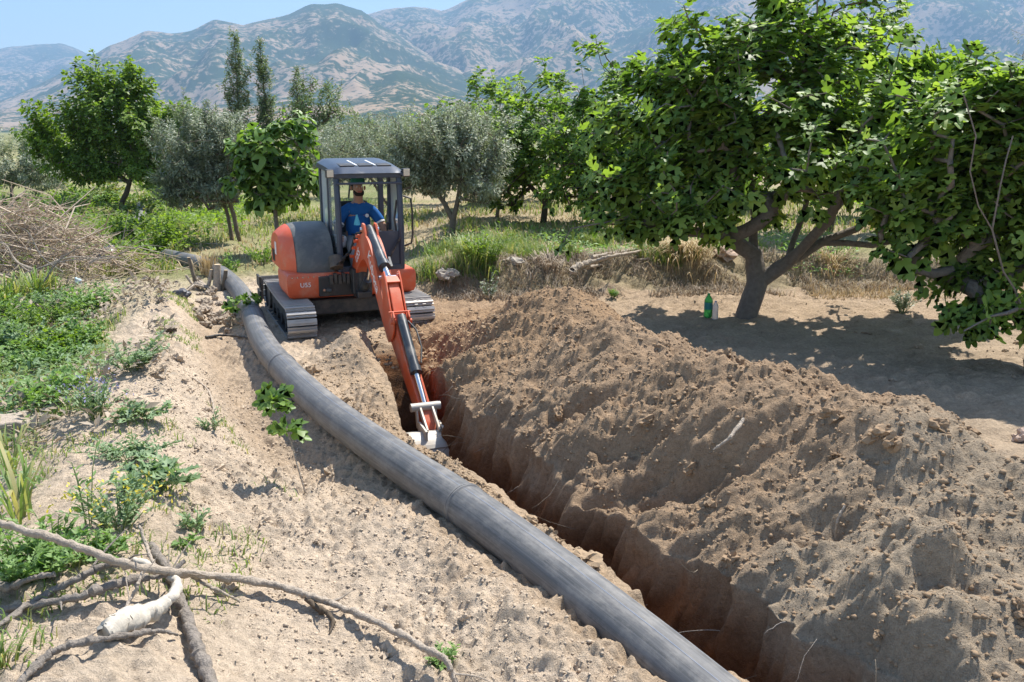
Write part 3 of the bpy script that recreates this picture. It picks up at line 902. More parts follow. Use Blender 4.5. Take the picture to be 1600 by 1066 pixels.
# olives
def olive(label, base, trunks, blobs, seed, ntips, mat=None, per=46, size=0.10, minz=0.6, bark=None):
    return make_tree("olive_tree", label, base, trunks, blobs, ntips, per, size, "slim", mat or OLIVE, bark or BARK_OLIVE, seed,
                     minz=minz, shell=0.35, spread=0.42, droop=0.15, up=0.25, tipr=0.006, cl=0.15, woodscale=0.62)
olive("grey green olive tree on two dark trunks left of the young fig", (-6.75, 21.6),
      [[(0, 0, 0), (-0.05, 0, 0.6), (-0.2, 0, 1.2), (-0.15, 0, 2.0)], [(0, 0, 0.1), (0.22, -0.1, 0.0), (0.12, -0.1, 0.65), (-0.05, -0.1, 1.3), (0.2, 0, 2.0)], [(-0.2, 0, 1.2), (-0.9, 0, 1.9)]],
      [(-0.6, 0, 2.4, 1.2, 1.2, 0.85), (0.2, 0, 2.3, 0.8, 0.9, 0.9), (-1.0, 0, 1.5, 0.8, 0.9, 0.75), (-0.1, -0.2, 1.4, 0.7, 0.7, 0.7), (-0.3, 0, 2.9, 0.7, 0.7, 0.4), (-1.5, 0, 1.4, 0.4, 0.6, 0.5)],
      41, 760, OLIVE2, size=0.11)
olive("silvery olive tree with leaning trunk right of the excavator cab", (-1.25, 18.7),
      [[(0, 0, 0), (0.02, 0, 0.4), (-0.15, 0, 0.75), (-0.45, 0, 1.2), (-0.6, 0, 1.7)], [(0.02, 0, 0.4), (0.15, 0, 0.9), (0.3, 0, 1.5)]],
      [(-0.3, 0, 2.1, 1.3, 1.1, 0.65), (0.6, 0, 1.9, 0.8, 1.0, 0.75), (-1.0, 0, 1.6, 0.8, 0.9, 0.6), (0.2, 0, 2.5, 0.6, 0.6, 0.3), (0.75, 0, 1.2, 0.5, 0.8, 0.45), (-0.5, 0.2, 1.3, 0.9, 0.7, 0.4)],
      42, 800, OLIVE, size=0.105)
olive("olive tree behind the cab roof, left of the silvery olive", (-3.3, 23.5),
      [[(0, 0, 0), (0.1, 0, 0.7), (0.2, 0, 1.6)], [(0.1, 0, 0.7), (-0.5, 0, 1.6)]],
      [(0, 0, 2.3, 1.5, 1.2, 0.8), (-0.9, 0, 1.9, 0.9, 0.9, 0.7), (0.9, 0, 2.0, 0.9, 0.9, 0.7), (0.2, 0, 2.8, 0.8, 0.8, 0.35)], 43, 420, OLIVE, size=0.095, per=28)
olive("olive tree half hidden behind the silvery olive and back fig", (0.3, 27.0),
      [[(0, 0, 0), (0.1, 0, 0.7), (0.2, 0, 1.6)]],
      [(0, 0, 2.6, 1.8, 1.2, 0.9), (-1.4, 0, 2.3, 1.2, 1.0, 0.8), (0.8, 0, 2.9, 0.8, 0.8, 0.6)], 44, 300, OLIVE, size=0.12, per=24)
olive("pale olive tree at the far left picture edge", (-17.2, 31.0),
      [[(0, 0, 0), (0.1, 0, 0.7), (0.2, 0, 1.4)]],
      [(0, 0, 1.8, 1.9, 1.3, 1.0), (-1.5, 0, 1.7, 1.4, 1.2, 1.0), (1.4, 0, 1.4, 0.9, 1.0, 0.8)], 45, 560, OLIVE, size=0.14, per=28, minz=0.25)
olive("olive tree low behind the leaning trunk of the green tree", (-16.5, 37.0),
      [[(0, 0, 0), (0.1, 0, 0.7), (0.2, 0, 1.4)]],
      [(0, 0, 1.6, 1.9, 1.3, 0.9), (1.6, 0, 1.8, 1.6, 1.2, 0.9), (-1.5, 0, 1.4, 1.2, 1.0, 0.7)], 46, 260, OLIVE2, size=0.13, per=24, minz=0.3)
olive("dark olive crown at the top right corner behind the figs", (15.3, 25.5),
      [[(0, 0, 0), (0.1, 0, 0.9), (0.2, 0, 2.6)]],
      [(0, 0, 4.2, 1.6, 1.2, 1.2), (0.9, 0, 4.8, 1.2, 1.0, 1.0), (0.2, 0, 3.0, 1.5, 1.2, 1.0)], 47, 300, OLIVE2, size=0.11, per=24)

olive("wide olive tree behind the young fig and cab", (-4.7, 26.5),
      [[(0, 0, 0), (0.1, 0, 0.7), (0.2, 0, 1.6)]],
      [(0, 0, 2.2, 1.9, 1.2, 0.95), (-1.4, 0, 1.8, 1.2, 1.0, 0.9), (1.4, 0, 2.0, 1.3, 1.0, 0.9)], 48, 420, OLIVE2, size=0.13, per=26, minz=0.3)
olive("low olive tree between the silvery olive and the back fig", (-0.4, 23.2),
      [[(0, 0, 0), (0.1, 0, 0.7), (0.1, 0, 1.4)]],
      [(0, 0, 1.8, 1.3, 1.0, 0.9), (-0.9, 0, 1.5, 0.9, 0.9, 0.8), (0.8, 0, 1.5, 0.9, 0.9, 0.7)], 49, 360, OLIVE, size=0.11, per=26, minz=0.3)
olive("olive tree between the bright green tree and the two trunked olive", (-10.2, 29.5),
      [[(0, 0, 0), (0.1, 0, 0.7), (0.1, 0, 1.4)]],
      [(0, 0, 2.4, 1.5, 1.1, 1.1), (-0.9, 0, 1.7, 1.0, 0.9, 0.9), (1.1, 0, 1.9, 1.0, 0.9, 0.9)], 50, 360, OLIVE2, size=0.13, per=26, minz=0.3)
for i, (x, y, w) in enumerate([(-14, 42, "left of the poplars"), (-6.5, 36, "behind the round tree"), (-2.5, 33, "behind the cab roof"), (3.2, 31, "behind the small back fig"), (6.0, 34, "behind the large fig trunk"), (10.5, 30, "behind the right limb of the large fig"), (14.5, 33, "at the right behind the near fig")]):
    olive("hazy olive tree of the next row, " + w, (x, y), [[(0, 0, 0), (0.1, 0, 0.7), (0.1, 0, 1.6)]],
          [(0, 0, 2.1, 2.0, 1.2, 1.1), (-1.5, 0, 1.7, 1.3, 1.0, 1.0), (1.5, 0, 1.8, 1.3, 1.0, 1.0)], 900 + i, 230, OLIVE2 if i % 2 else OLIVE, size=0.19, per=20, minz=0.25)
# trees in the middle distance
make_tree("round_tree", "round grey green tree rising behind the excavator cab", (-8.6, 41.0),
          [[(0, 0, 0), (0.1, 0, 1.2), (0, 0, 2.6)]],
          [(0, 0, 3.9, 1.5, 1.3, 1.1), (-0.9, 0, 3.3, 1.0, 1.0, 0.9), (0.9, 0, 3.2, 1.1, 1.0, 0.9), (-0.4, 0, 4.6, 0.5, 0.5, 0.55), (0.5, 0, 4.6, 0.5, 0.5, 0.35)],
          300, 13, 0.17, "oval", POPLAR, BARK_DARK, 51, minz=1.2, shell=0.4, spread=0.4)
def poplar(label, base, h, w, seed, lean=0.0, n=230):
    return make_tree("poplar_tree", label, base, [[(0, 0, 0), (0.05, 0, h * 0.4), (lean, 0, h * 0.97)]],
          [(lean * 0.3, 0, h * 0.42, w, w, h * 0.22), (lean * 0.6, 0, h * 0.62, w * 0.9, w * 0.9, h * 0.2), (lean * 0.9, 0, h * 0.82, w * 0.62, w * 0.6, h * 0.17), (lean, 0, h * 0.93, w * 0.3, w * 0.3, h * 0.07)],
          n * 2, 13, 0.19, "oval", POPLAR, BARK_OLIVE, seed, minz=h * 0.15, shell=0.3, spread=0.5, up=1.2, droop=0.0)
poplar("taller of two slim poplars against the mountain", (-17.2, 58.0), 9.1, 0.85, 52, 0.1)
poplar("shorter slim poplar right of the taller one", (-15.6, 58.5), 8.4, 0.62, 53, -0.1)
poplar("small pointed poplar tip above the round tree", (-13.9, 60.0), 6.9, 0.5, 54, 0.0, 140)
FAR = [(-26, 52, 3.6, 5), (-20, 50, 3.4, 5), (-9, 56, 3.6, 5), (-2, 52, 3.4, 5), (5, 55, 3.6, 5), (13, 52, 3.8, 5), (-62, 120, 5.5, 5), (-50, 126, 6.2, 6), (-41, 118, 5.0, 5), (-30, 130, 5.8, 6), (-20, 122, 5.0, 5), (-12, 128, 6.4, 6), (-3, 118, 5.0, 5), (6, 125, 5.8, 6), (16, 120, 5.2, 5)]
FARW = ["low at the far left in front of the foothill", "low behind the bright green tree crown", "low behind the poplars", "low behind the cab", "low behind the back figs", "low behind the large fig trunk", "at the left picture edge", "second from the left edge", "third from the left edge", "behind the bright green tree", "left of the poplars", "right of the poplars", "behind the round tree", "behind the silvery olive", "behind the back row figs"]
for i, (x, y, h, w) in enumerate(FAR):
    make_tree("distant_tree", "distant hazy tree, " + FARW[i], (x, y), [[(0, 0, 0), (0, 0, h * 0.4), (0.1, 0, h * 0.7)]],
              [(0, 0, h * 0.55, w * 0.5, w * 0.4, h * 0.42), (-w * 0.35, 0, h * 0.42, w * 0.35, w * 0.3, h * 0.33), (w * 0.35, 0, h * 0.42, w * 0.35, w * 0.3, h * 0.33)],
              90, 14, 0.5, "oval", POPLAR, BARK_DARK, 60 + i, group="trees at the foot of the mountains", minz=0.4, shell=0.35, spread=0.9, tipr=0.02)
# ------------------------------------------------------------------ excavator
ORANGE = plain("orange_paint", (0.62, 0.098, 0.030), 0.45, dust=0.38, dust_col=(0.50, 0.33, 0.22), scale=5, var=0.18, spec=0.5)
GREYHOOD = plain("grey_hood_paint", (0.085, 0.088, 0.085), 0.5, dust=0.55, dust_col=(0.30, 0.27, 0.235), scale=4, var=0.2)
NAVY = plain("dark_cab_paint", (0.032, 0.045, 0.072), 0.38, dust=0.2, dust_col=(0.20, 0.19, 0.18), scale=5, var=0.25)
BLACK = plain("black_metal", (0.022, 0.022, 0.023), 0.5, dust=0.35, dust_col=(0.24, 0.19, 0.14), scale=6, var=0.3)
UNDER = plain("dirty_steel", (0.05, 0.045, 0.04), 0.7, dust=0.6, dust_col=(0.22, 0.17, 0.12), scale=7, var=0.3)
SHOE = plain("worn_track_steel", (0.42, 0.40, 0.375), 0.5, metal=0.3, dust=0.4, dust_col=(0.55, 0.49, 0.41), scale=9, var=0.25)
BUCKET = plain("worn_bucket_steel", (0.50, 0.48, 0.44), 0.5, metal=0.25, dust=0.75, dust_col=(0.55, 0.46, 0.36), scale=8, var=0.2)
CHROME = plain("chrome_rod", (0.7, 0.7, 0.7), 0.18, metal=1.0, var=0.05)
CYL = plain("cylinder_black", (0.035, 0.04, 0.046), 0.32, dust=0.3, dust_col=(0.28, 0.25, 0.21), scale=9, var=0.3)
WHITE = plain("white_print", (0.78, 0.77, 0.74), 0.6, scale=12, var=0.1)
RUBBER = plain("rubber_hose", (0.018, 0.018, 0.018), 0.6, dust=0.3, scale=12)
SEATM = plain("seat_cloth", (0.05, 0.052, 0.055), 0.9, scale=14, var=0.3)
PALEBOX = plain("pale_plastic", (0.48, 0.48, 0.47), 0.5, scale=10, var=0.1)
CYAN = plain("cyan_plastic", (0.10, 0.48, 0.62), 0.5, scale=10, var=0.1)
LAMPM = plain("lamp_lens", (0.62, 0.55, 0.42), 0.25, scale=10, var=0.1)
REDK = plain("red_knob", (0.55, 0.05, 0.03), 0.5, scale=10)
def glassmat():
    m, nt, N, L, B = _mat("cab_glass")
    B.inputs["Base Color"].default_value = (0.55, 0.6, 0.6, 1)
    B.inputs["Roughness"].default_value = 0.04
    tr = N.new("ShaderNodeBsdfTransparent"); tr.inputs[0].default_value = (0.86, 0.90, 0.90, 1)
    lw = N.new("ShaderNodeFresnel"); lw.inputs["IOR"].default_value = 1.45
    n = N.new("ShaderNodeTexNoise"); n.inputs["Scale"].default_value = 3
    mm = N.new("ShaderNodeMath"); mm.operation = 'MULTIPLY_ADD'; mm.inputs[1].default_value = 0.06
    L.new(n.outputs["Fac"], mm.inputs[0]); L.new(lw.outputs[0], mm.inputs[2])
    mix = N.new("ShaderNodeMixShader")
    L.new(mm.outputs[0], mix.inputs[0]); L.new(tr.outputs[0], mix.inputs[1]); L.new(B.outputs[0], mix.inputs[2])
    L.new(mix.outputs[0], N["Material Output"].inputs["Surface"])
    return m
GLASS = glassmat()

def text_part(name, s, mat, parent, M, size):
    cu = bpy.data.curves.new(name, 'FONT'); cu.body = s; cu.size = size; cu.extrude = 0.0015
    cu.align_x = 'CENTER'; cu.align_y = 'CENTER'; cu.resolution_u = 3
    t = bpy.data.objects.new(name, cu); COL.objects.link(t)
    dg = bpy.context.evaluated_depsgraph_get()
    me = bpy.data.meshes.new_from_object(t.evaluated_get(dg))
    bpy.data.objects.remove(t); bpy.data.curves.remove(cu)
    me.materials.clear(); me.materials.append(mat); me.name = name
    o = link(bpy.data.objects.new(name, me), parent); o.matrix_local = M
    return o

EX = (-2.37, 12.46); EXYAW = 22
def build_excavator():
    ex = empty("excavator", (EX[0], EX[1], 0.0), R_(180 + EXYAW))
    tag(ex, "orange and dark grey compact excavator digging the trench", "excavator")
    # --- crawler tracks: sides at x = +-0.78, loop in the y-z plane
    yf, zf_, rf = 1.00, 0.215, 0.19
    yr, zr_, rr = -1.00, 0.235, 0.21
    def loop(n=400):
        pts = []
        for k in range(n // 4): pts.append((yr + (yf - yr) * k / (n // 4), 0.025 + 0.0 * k))
        for k in range(n // 4):
            a = -math.pi / 2 + math.pi * k / (n // 4); pts.append((yf + rf * math.cos(a), zf_ + rf * math.sin(a)))
        for k in range(n // 4):
            u = k / (n // 4); pts.append((yf + (yr - yf) * u, zf_ + rf + (zr_ + rr - zf_ - rf) * u - 0.02 * math.sin(u * math.pi)))
        for k in range(n // 4):
            a = math.pi / 2 + math.pi * k / (n // 4); pts.append((yr + rr * math.cos(a), zr_ + rr * math.sin(a)))
        return np.array(pts)
    lp = loop(); lpc = np.vstack([lp, lp[:1]])
    seg = np.linalg.norm(np.diff(lpc, axis=0), axis=1); cum = np.concatenate([[0], np.cumsum(seg)])
    shoe = MB()
    shoe.box((0, 0, 0), (0.37, 0.080, 0.018)).box((0, 0.0, 0.021), (0.365, 0.026, 0.030))
    for sx in (-0.055, 0.055): shoe.box((sx, -0.03, 0.012), (0.045, 0.018, 0.016)).box((sx, 0.031, 0.012), (0.04, 0.014, 0.012))
    shoe_me = None
    nsh = int(cum[-1] / 0.0985)
    for sx in (-1, 1):
        belt = MB()
        vs = []
        for i, (a, b) in enumerate(lp):
            for off in (-0.165, 0.165): vs.append((sx * 0.78 + off, a * 0.985, (b - 0.2) * 0.94 + 0.2))
        n = len(lp)
        belt.add(vs, [(2 * i, 2 * i + 1, (2 * i + 3) % (2 * n), (2 * i + 2) % (2 * n)) for i in range(n)])
        tr = belt.build("track", BLACK, ex, smooth=True)
        for k in range(nsh):
            d = cum[-1] * (k + 0.5 * (sx > 0)) / nsh
            y = np.interp(d, cum, lpc[:, 0]); z = np.interp(d, cum, lpc[:, 1])
            y2 = np.interp((d + 0.02) % cum[-1], cum, lpc[:, 0]); z2 = np.interp((d + 0.02) % cum[-1], cum, lpc[:, 1])
            ang = math.atan2(z2 - z, y2 - y)
            M = Matrix.Translation((sx * 0.78, y, z)) @ Matrix.Rotation(ang, 4, 'X') @ Matrix.Rotation(math.pi, 4, 'Y')
            if shoe_me is None:
                o = shoe.build("track_shoe", SHOE, tr); shoe_me = o.data
            else:
                o = link(bpy.data.objects.new("track_shoe", shoe_me), tr)
            o.matrix_local = M
        MB().box((sx * 0.78, 0, 0.215), (0.22, 1.75, 0.17)).build("track_frame", UNDER, tr, bevel=0.01)
        MB().cyl((sx * 0.78 - 0.14, yf, zf_), (sx * 0.78 + 0.14, yf, zf_), 0.165, 20).build("idler_wheel", UNDER, tr, smooth=True)
        MB().cyl((sx * 0.78 - 0.14, yr, zr_), (sx * 0.78 + 0.14, yr, zr_), 0.185, 20).build("drive_sprocket", UNDER, tr, smooth=True)
        for j in range(4):
            yy = -0.6 + j * 0.4
            MB().cyl((sx * 0.78 - 0.13, yy, 0.12), (sx * 0.78 + 0.13, yy, 0.12), 0.075, 14).build("track_roller", UNDER, tr, smooth=True)
    MB().prism([(-0.68, -0.42), (-0.5, -0.55), (0.5, -0.55), (0.68, -0.42), (0.68, 0.42), (0.5, 0.55), (-0.5, 0.55), (-0.68, 0.42)], 2, 0.20, 0.40).build("undercarriage_frame", UNDER, ex, bevel=0.02)
    MB().cyl((0, 0, 0.39), (0, 0, 0.47), 0.43, 32).build("slewing_ring", UNDER, ex, smooth=True)
    # --- dozer blade at the back
    bl = MB()
    bl.prism([(-1.62, 0.07), (-1.60, 0.20), (-1.63, 0.33), (-1.70, 0.42), (-1.74, 0.42), (-1.68, 0.33), (-1.66, 0.20), (-1.68, 0.07)], 0, -0.97, 0.97)
    for s in (-0.96, 0.96): bl.box((s, -1.61, 0.25), (0.025, 0.2, 0.36))
    blade = bl.build("dozer_blade", BLACK, ex, bevel=0.006)
    for s in (-0.38, 0.38): MB().beam((s, -0.5, 0.26), (s, -1.62, 0.22), 0.09, 0.12).build("blade_arm", UNDER, blade, bevel=0.008)
    for s in (1.0,): MB().box((s, -1.42, 0.40), (0.03, 0.34, 0.16)).box((s, -1.42, 0.20), (0.03, 0.3, 0.12)).build("blade_end_bracket", BLACK, blade, bevel=0.004)
    # --- upper structure: orange skirt, rounded at the back
    def ring(r, y_front, sx=0.87, n=40):
        pts = []
        for k in range(n + 1):
            a = math.pi * k / n
            pts.append((sx * math.cos(a) * r, -0.12 - 0.82 * math.sin(a) * r))
        return [(sx * r, y_front)] + pts + [(-sx * r, y_front)]
    sk = MB()
    lv = [(0.44, 0.90), (0.47, 0.965), (0.52, 0.99), (0.70, 1.0), (0.755, 0.985), (0.775, 0.955)]
    rings = [ring(r, 0.66 * r) for _, r in lv]
    n = len(rings[0])
    vs = [(x, y, z) for (z, _), rg in zip(lv, rings) for x, y in rg]
    fs = []
    for i in range(len(lv) - 1):
        for k in range(n): fs.append((i * n + k, i * n + (k + 1) % n, (i + 1) * n + (k + 1) % n, (i + 1) * n + k))
    fs.append(tuple(range(n - 1, -1, -1))); fs.append(tuple(range((len(lv) - 1) * n, len(lv) * n)))
    sk.add(vs, fs)
    skirt = sk.build("counterweight_skirt", ORANGE, ex, smooth=True)
    for sx, sy, sz, w, d in ((0.35, 0.662, 0.61, 0.006, 0.006), (-0.45, 0.662, 0.61, 0.006, 0.006)):
        MB().box((sx, sy, sz), (w, d, 0.28)).build("panel_seam", BLACK, skirt)
    for k in range(6):
        MB().cyl((0.80 - k * 0.07, 0.66, 0.735), (0.80 - k * 0.07, 0.668, 0.735), 0.010, 8).build("bolt", CHROME, skirt)
    for k in range(5):
        MB().box((0.868 - 0.0, -0.62 + k * 0.045, 0.90), (0.008, 0.022, 0.16)).build("vent_slot", BLACK, ex)
    # dark opening and valve block in the front of the skirt, under the boom
    MB().box((0.16, 0.62, 0.60), (0.60, 0.12, 0.27)).build("front_frame", BLACK, ex, bevel=0.015)
    vb = MB()
    for i in range(6): vb.box((0.30 - i * 0.055, 0.69, 0.69 + 0.02 * (i % 2)), (0.04, 0.10, 0.12))
    vb.cyl((0.36, 0.70, 0.55), (0.30, 0.76, 0.55), 0.03).cyl((0.22, 0.70, 0.84), (0.22, 0.62, 0.98), 0.09)
    vb.build("valve_block", UNDER, ex, bevel=0.004)
    MB().cyl((0.40, 0.66, 0.56), (0.40, 0.72, 0.56), 0.018).build("grease_cap", CHROME, ex, smooth=True)
    # --- hood on the machine's right (picture left)
    def hood_profile(t):   # rear bottom -> top -> front bottom, (y, z)
        P = [(-0.86, 0.77), (-0.88, 1.02), (-0.80, 1.22), (-0.62, 1.33), (-0.35, 1.365), (-0.05, 1.355), (0.20, 1.30), (0.40, 1.18), (0.52, 1.00), (0.57, 0.77)]
        P = np.array(P); u = np.linspace(0, 1, len(P))
        c = np.polyfit(u, P[:, 0], 7), np.polyfit(u, P[:, 1], 7)
        return np.polyval(c[0], t), np.polyval(c[1], t)
    T = np.linspace(0, 1, 36)
    py, pz = hood_profile(T)
    def hood_y(y, e):
        return y * (1 - 0.10 * e ** 2.4) if y < -0.15 else -0.15 + (y + 0.15) * (1 - 0.62 * e ** 2.2)
    def hood_slab(x0, x1, xs, name, mat, t0=0, t1=36, cover=1.0, bulge=0.0):
        mb = MB(); cols = []
        xv = np.linspace(x0, x1, xs)
        vs = []
        for x in xv:
            e = max(0, (x - 0.50) / 0.36)
            shr = 1 - 0.24 * e ** 2.6
            for k in range(t0, t1):
                yy = hood_y(py[k], e)
                zz = 0.77 + (pz[k] - 0.77) * shr * cover
                vs.append((x, yy, zz))
        m = t1 - t0
        fs = [(i * m + k, i * m + k + 1, (i + 1) * m + k + 1, (i + 1) * m + k) for i in range(xs - 1) for k in range(m - 1)]
        fs.append(tuple(range(m))); fs.append(tuple(range((xs - 1) * m + m - 1, (xs - 1) * m - 1, -1)))
        return mb.add(vs, fs).build(name, mat, ex, smooth=True)
    hood = hood_slab(0.22, 0.845, 18, "engine_hood", GREYHOOD)
    # orange outer panel over the rounded outer side
    vs = []; fs = []
    xs_ = [0.705, 0.735, 0.765, 0.80, 0.82, 0.84, 0.855, 0.862]; m = 36
    for x in xs_:
        e = max(0, (x - 0.50) / 0.36); shr = 1 - 0.24 * e ** 2.6
        for k in range(m):
            vs.append((x, hood_y(py[k], e) * 1.0 + (0.012 if py[k] > 0 else -0.012), 0.772 + (pz[k] - 0.77) * shr * 1.012))
    for i in range(len(xs_) - 1):
        for k in range(m - 1): fs.append((i * m + k, i * m + k + 1, (i + 1) * m + k + 1, (i + 1) * m + k))
    fs.append(tuple(range((len(xs_) - 1) * m, len(xs_) * m)))
    side = MB().add(vs, fs).build("side_panel", ORANGE, ex, smooth=True)
    # the big end face reaches the front bottom: replace by a trimmed plate
    MB().box((0.866, -0.30, 1.02), (0.006, 0.13, 0.17)).build("white_sticker", WHITE, side)
    # --- cab
    cx0, cx1 = -0.72, 0.18; cyb, cyf = -0.55, 0.62; cz0, cz1 = 0.77, 2.16
    fr = MB()
    for x in (cx0 + 0.03, cx1 - 0.03):
        fr.tube([(x, cyf - 0.02, cz0), (x, cyf, 1.25), (x, cyf - 0.03, 1.75), (x, cyf - 0.08, 2.06)], 0.042, 8)
        fr.beam((x, cyb + 0.05, cz0), (x, cyb + 0.07, 2.14), 0.07, 0.09, (0, 1, 0))
        fr.beam((x, cyf - 0.08, 2.05), (x, cyb, 2.14), 0.07, 0.07)
        fr.beam((x, cyf - 0.03, 0.80), (x, cyb, 0.80), 0.07, 0.07)
    fr.beam((cx1 - 0.03, 0.0, 0.8), (cx1 - 0.03, 0.02, 2.1), 0.05, 0.06, (0, 1, 0))
    fr.beam((cx0 + 0.03, 0.0, 0.8), (cx0 + 0.03, 0.02, 2.1), 0.05, 0.06, (0, 1, 0))
    fr.beam((cx0, cyf - 0.02, 0.80), (cx1, cyf - 0.02, 0.80), 0.07, 0.08)
    fr.beam((cx0, cyf - 0.06, 2.03), (cx1, cyf - 0.06, 2.03), 0.07, 0.07)
    fr.beam((cx0, cyf + 0.01, 1.93), (cx1, cyf - 0.0, 1.93), 0.025, 0.03)
    fr.beam((cx0, cyb + 0.04, 2.12), (cx1, cyb + 0.04, 2.12), 0.08, 0.08)
    fr.beam((cx0, cyb + 0.04, 1.15), (cx1, cyb + 0.04, 1.15), 0.06, 0.08)
    cab = fr.build("cab_frame", NAVY, ex, bevel=0.008)
    # rounded lower corners of the windscreen surround and the front lower panel
    MB().box(((cx0 + cx1) / 2 - 0.2, cyf - 0.01, 1.06), (cx1 - cx0 - 0.50, 0.02, 0.46)).build("front_lower_panel", NAVY, cab, bevel=0.004)
    MB().box(((cx0 + cx1) / 2, cyb + 0.02, 0.97), (cx1 - cx0 - 0.1, 0.03, 0.36)).build("rear_panel", NAVY, cab)
    # roof: sloping forward, rounded
    rv = []; rf_ = []
    ny, nx = 12, 14
    for j in range(ny):
        u = j / (ny - 1); y = cyb - 0.03 + (cyf + 0.02 - cyb + 0.03) * u
        for i in range(nx):
            w = i / (nx - 1); x = cx0 - 0.03 + (cx1 - cx0 + 0.06) * w
            e = min(w, 1 - w); ef = min(u, 1 - u)
            z = 2.235 - 0.075 * u - 0.05 * u ** 5 - 0.055 * max(0, 1 - e / 0.14) ** 2.2 - 0.05 * max(0, 1 - ef / 0.10) ** 2
            rv.append((x, y, z))
    for j in range(ny):
        for i in range(nx):
            q = rv[j * nx + i]; rv.append((q[0], q[1], 2.06 + 0.05 * (1 - j / (ny - 1))))
    o2 = nx * ny
    for j in range(ny - 1):
        for i in range(nx - 1):
            a = j * nx + i
            rf_.append((a, a + 1, a + nx + 1, a + nx)); rf_.append((o2 + a, o2 + a + nx, o2 + a + nx + 1, o2 + a + 1))
    for i in range(nx - 1):
        rf_.append((i, o2 + i, o2 + i + 1, i + 1)); b = (ny - 1) * nx + i; rf_.append((b, b + 1, o2 + b + 1, o2 + b))
    for j in range(ny - 1):
        a = j * nx; rf_.append((a, a + nx, o2 + a + nx, o2 + a)); b = a + nx - 1; rf_.append((b, o2 + b, o2 + b + nx, b + nx))
    roof = MB().add(rv, rf_).build("roof", NAVY, cab, smooth=True)
    for k in range(3):
        xx = -0.52 + k * 0.25
        MB().box((xx, 0.18, 2.176), (0.19, 0.62, 0.012), Matrix.Rotation(-0.075, 3, 'X')).build("roof_window", BLACK, roof, bevel=0.004)
    for k in range(2):
        MB().box((-0.395 + k * 0.25, 0.18, 2.178), (0.022, 0.60, 0.014), Matrix.Rotation(-0.075, 3, 'X')).build("roof_bar", WHITE, roof)
    for x in (cx0 - 0.06, cx1 + 0.06):
        hl = MB().box((x, cyf - 0.03, 2.06), (0.10, 0.10, 0.11)).build("work_lamp", BLACK, cab, bevel=0.012)
        MB().box((x, cyf + 0.022, 2.06), (0.085, 0.01, 0.085)).build("lamp_lens", LAMPM, hl, bevel=0.004)
    # glazing
    def pane(name, pts):
        MB().add(pts, [(0, 1, 2, 3)]).build(name, GLASS, cab)
    pane("side_window", [(cx1 - 0.02, -0.02, 1.0), (cx1 - 0.02, cyb + 0.1, 1.0), (cx1 - 0.02, cyb + 0.1, 2.08), (cx1 - 0.02, -0.02, 2.08)])
    pane("side_window", [(cx1 - 0.02, 0.05, 1.0), (cx1 - 0.02, cyf - 0.05, 1.0), (cx1 - 0.02, cyf - 0.1, 2.02), (cx1 - 0.02, 0.05, 2.08)])
    pane("rear_window", [(cx0 + 0.06, cyb + 0.04, 1.19), (cx1 - 0.06, cyb + 0.04, 1.19), (cx1 - 0.06, cyb + 0.04, 2.08), (cx0 + 0.06, cyb + 0.04, 2.08)])
    pane("door_window", [(cx0 + 0.015, 0.05, 1.15), (cx0 + 0.015, cyf - 0.06, 1.15), (cx0 + 0.015, cyf - 0.1, 2.02), (cx0 + 0.015, 0.05, 2.08)])
    door = MB().box((cx0 + 0.0, 0.30, 0.96), (0.03, 0.60, 0.34)).build("door_panel", NAVY, cab, bevel=0.01)
    MB().tube([(cx0 - 0.02, cyf - 0.02, 1.75), (cx0 - 0.10, cyf + 0.04, 1.72), (cx0 - 0.115, cyf + 0.05, 1.55), (cx0 - 0.115, cyf + 0.05, 1.25), (cx0 - 0.10, cyf + 0.03, 1.12), (cx0 - 0.02, cyf - 0.02, 1.08)], 0.014, 8).build("grab_rail", BLACK, cab, smooth=True)
    MB().tube([(cx0 + 0.07, cyf - 0.05, 1.70), (cx0 + 0.10, cyf - 0.08, 1.45), (cx0 + 0.07, cyf - 0.06, 1.15), (cx0 + 0.14, cyf - 0.02, 0.98), (cx0 + 0.22, cyf + 0.0, 0.93)], 0.014, 8).build("windscreen_rail", BLACK, cab, smooth=True)
    # interior
    MB().box((-0.27, 0.05, 0.81), (0.84, 1.1, 0.04)).build("cab_floor", BLACK, cab)
    seat = MB().box((-0.27, -0.14, 0.97), (0.48, 0.50, 0.14)).build("seat", SEATM, ex, bevel=0.04)
    MB().box((-0.27, -0.42, 1.32), (0.44, 0.13, 0.62), Matrix.Rotation(0.12, 3, 'X')).build("seat_back", SEATM, seat, bevel=0.05)
    MB().box((-0.27, -0.14, 0.865), (0.40, 0.42, 0.08)).build("seat_base", BLACK, seat, bevel=0.02)
    for s, c in ((-1, -0.60), (1, 0.06)):
        MB().box((c, 0.02, 1.13), (0.16, 0.52, 0.16)).build("armrest_console", BLACK if s < 0 else PALEBOX, seat, bevel=0.03)
        MB().tube([(c, 0.22, 1.18), (c - s * 0.01, 0.26, 1.32), (c, 0.27, 1.37)], [0.016, 0.013, 0.022], 8).build("joystick", BLACK, seat, smooth=True)
    MB().lathe([(0.012, 0), (0.02, 0.01), (0.016, 0.08), (0.02, 0.09)], 10, (-0.62, 0.33, 1.17)).build("lever_knob", REDK, seat, smooth=True)
    for x in (-0.38, -0.20):
        MB().beam((x, 0.42, 0.83), (x, 0.47, 1.12), 0.03, 0.02).build("travel_lever", BLACK, cab, bevel=0.004)
    # --- front attachment, drawn in a plane through x = -0.09
    BX = -0.09
    def plate(poly, x0, x1, name, mat, par, bev=0.01):
        return MB().prism(poly, 0, x0, x1).build(name, mat, par, bevel=bev)
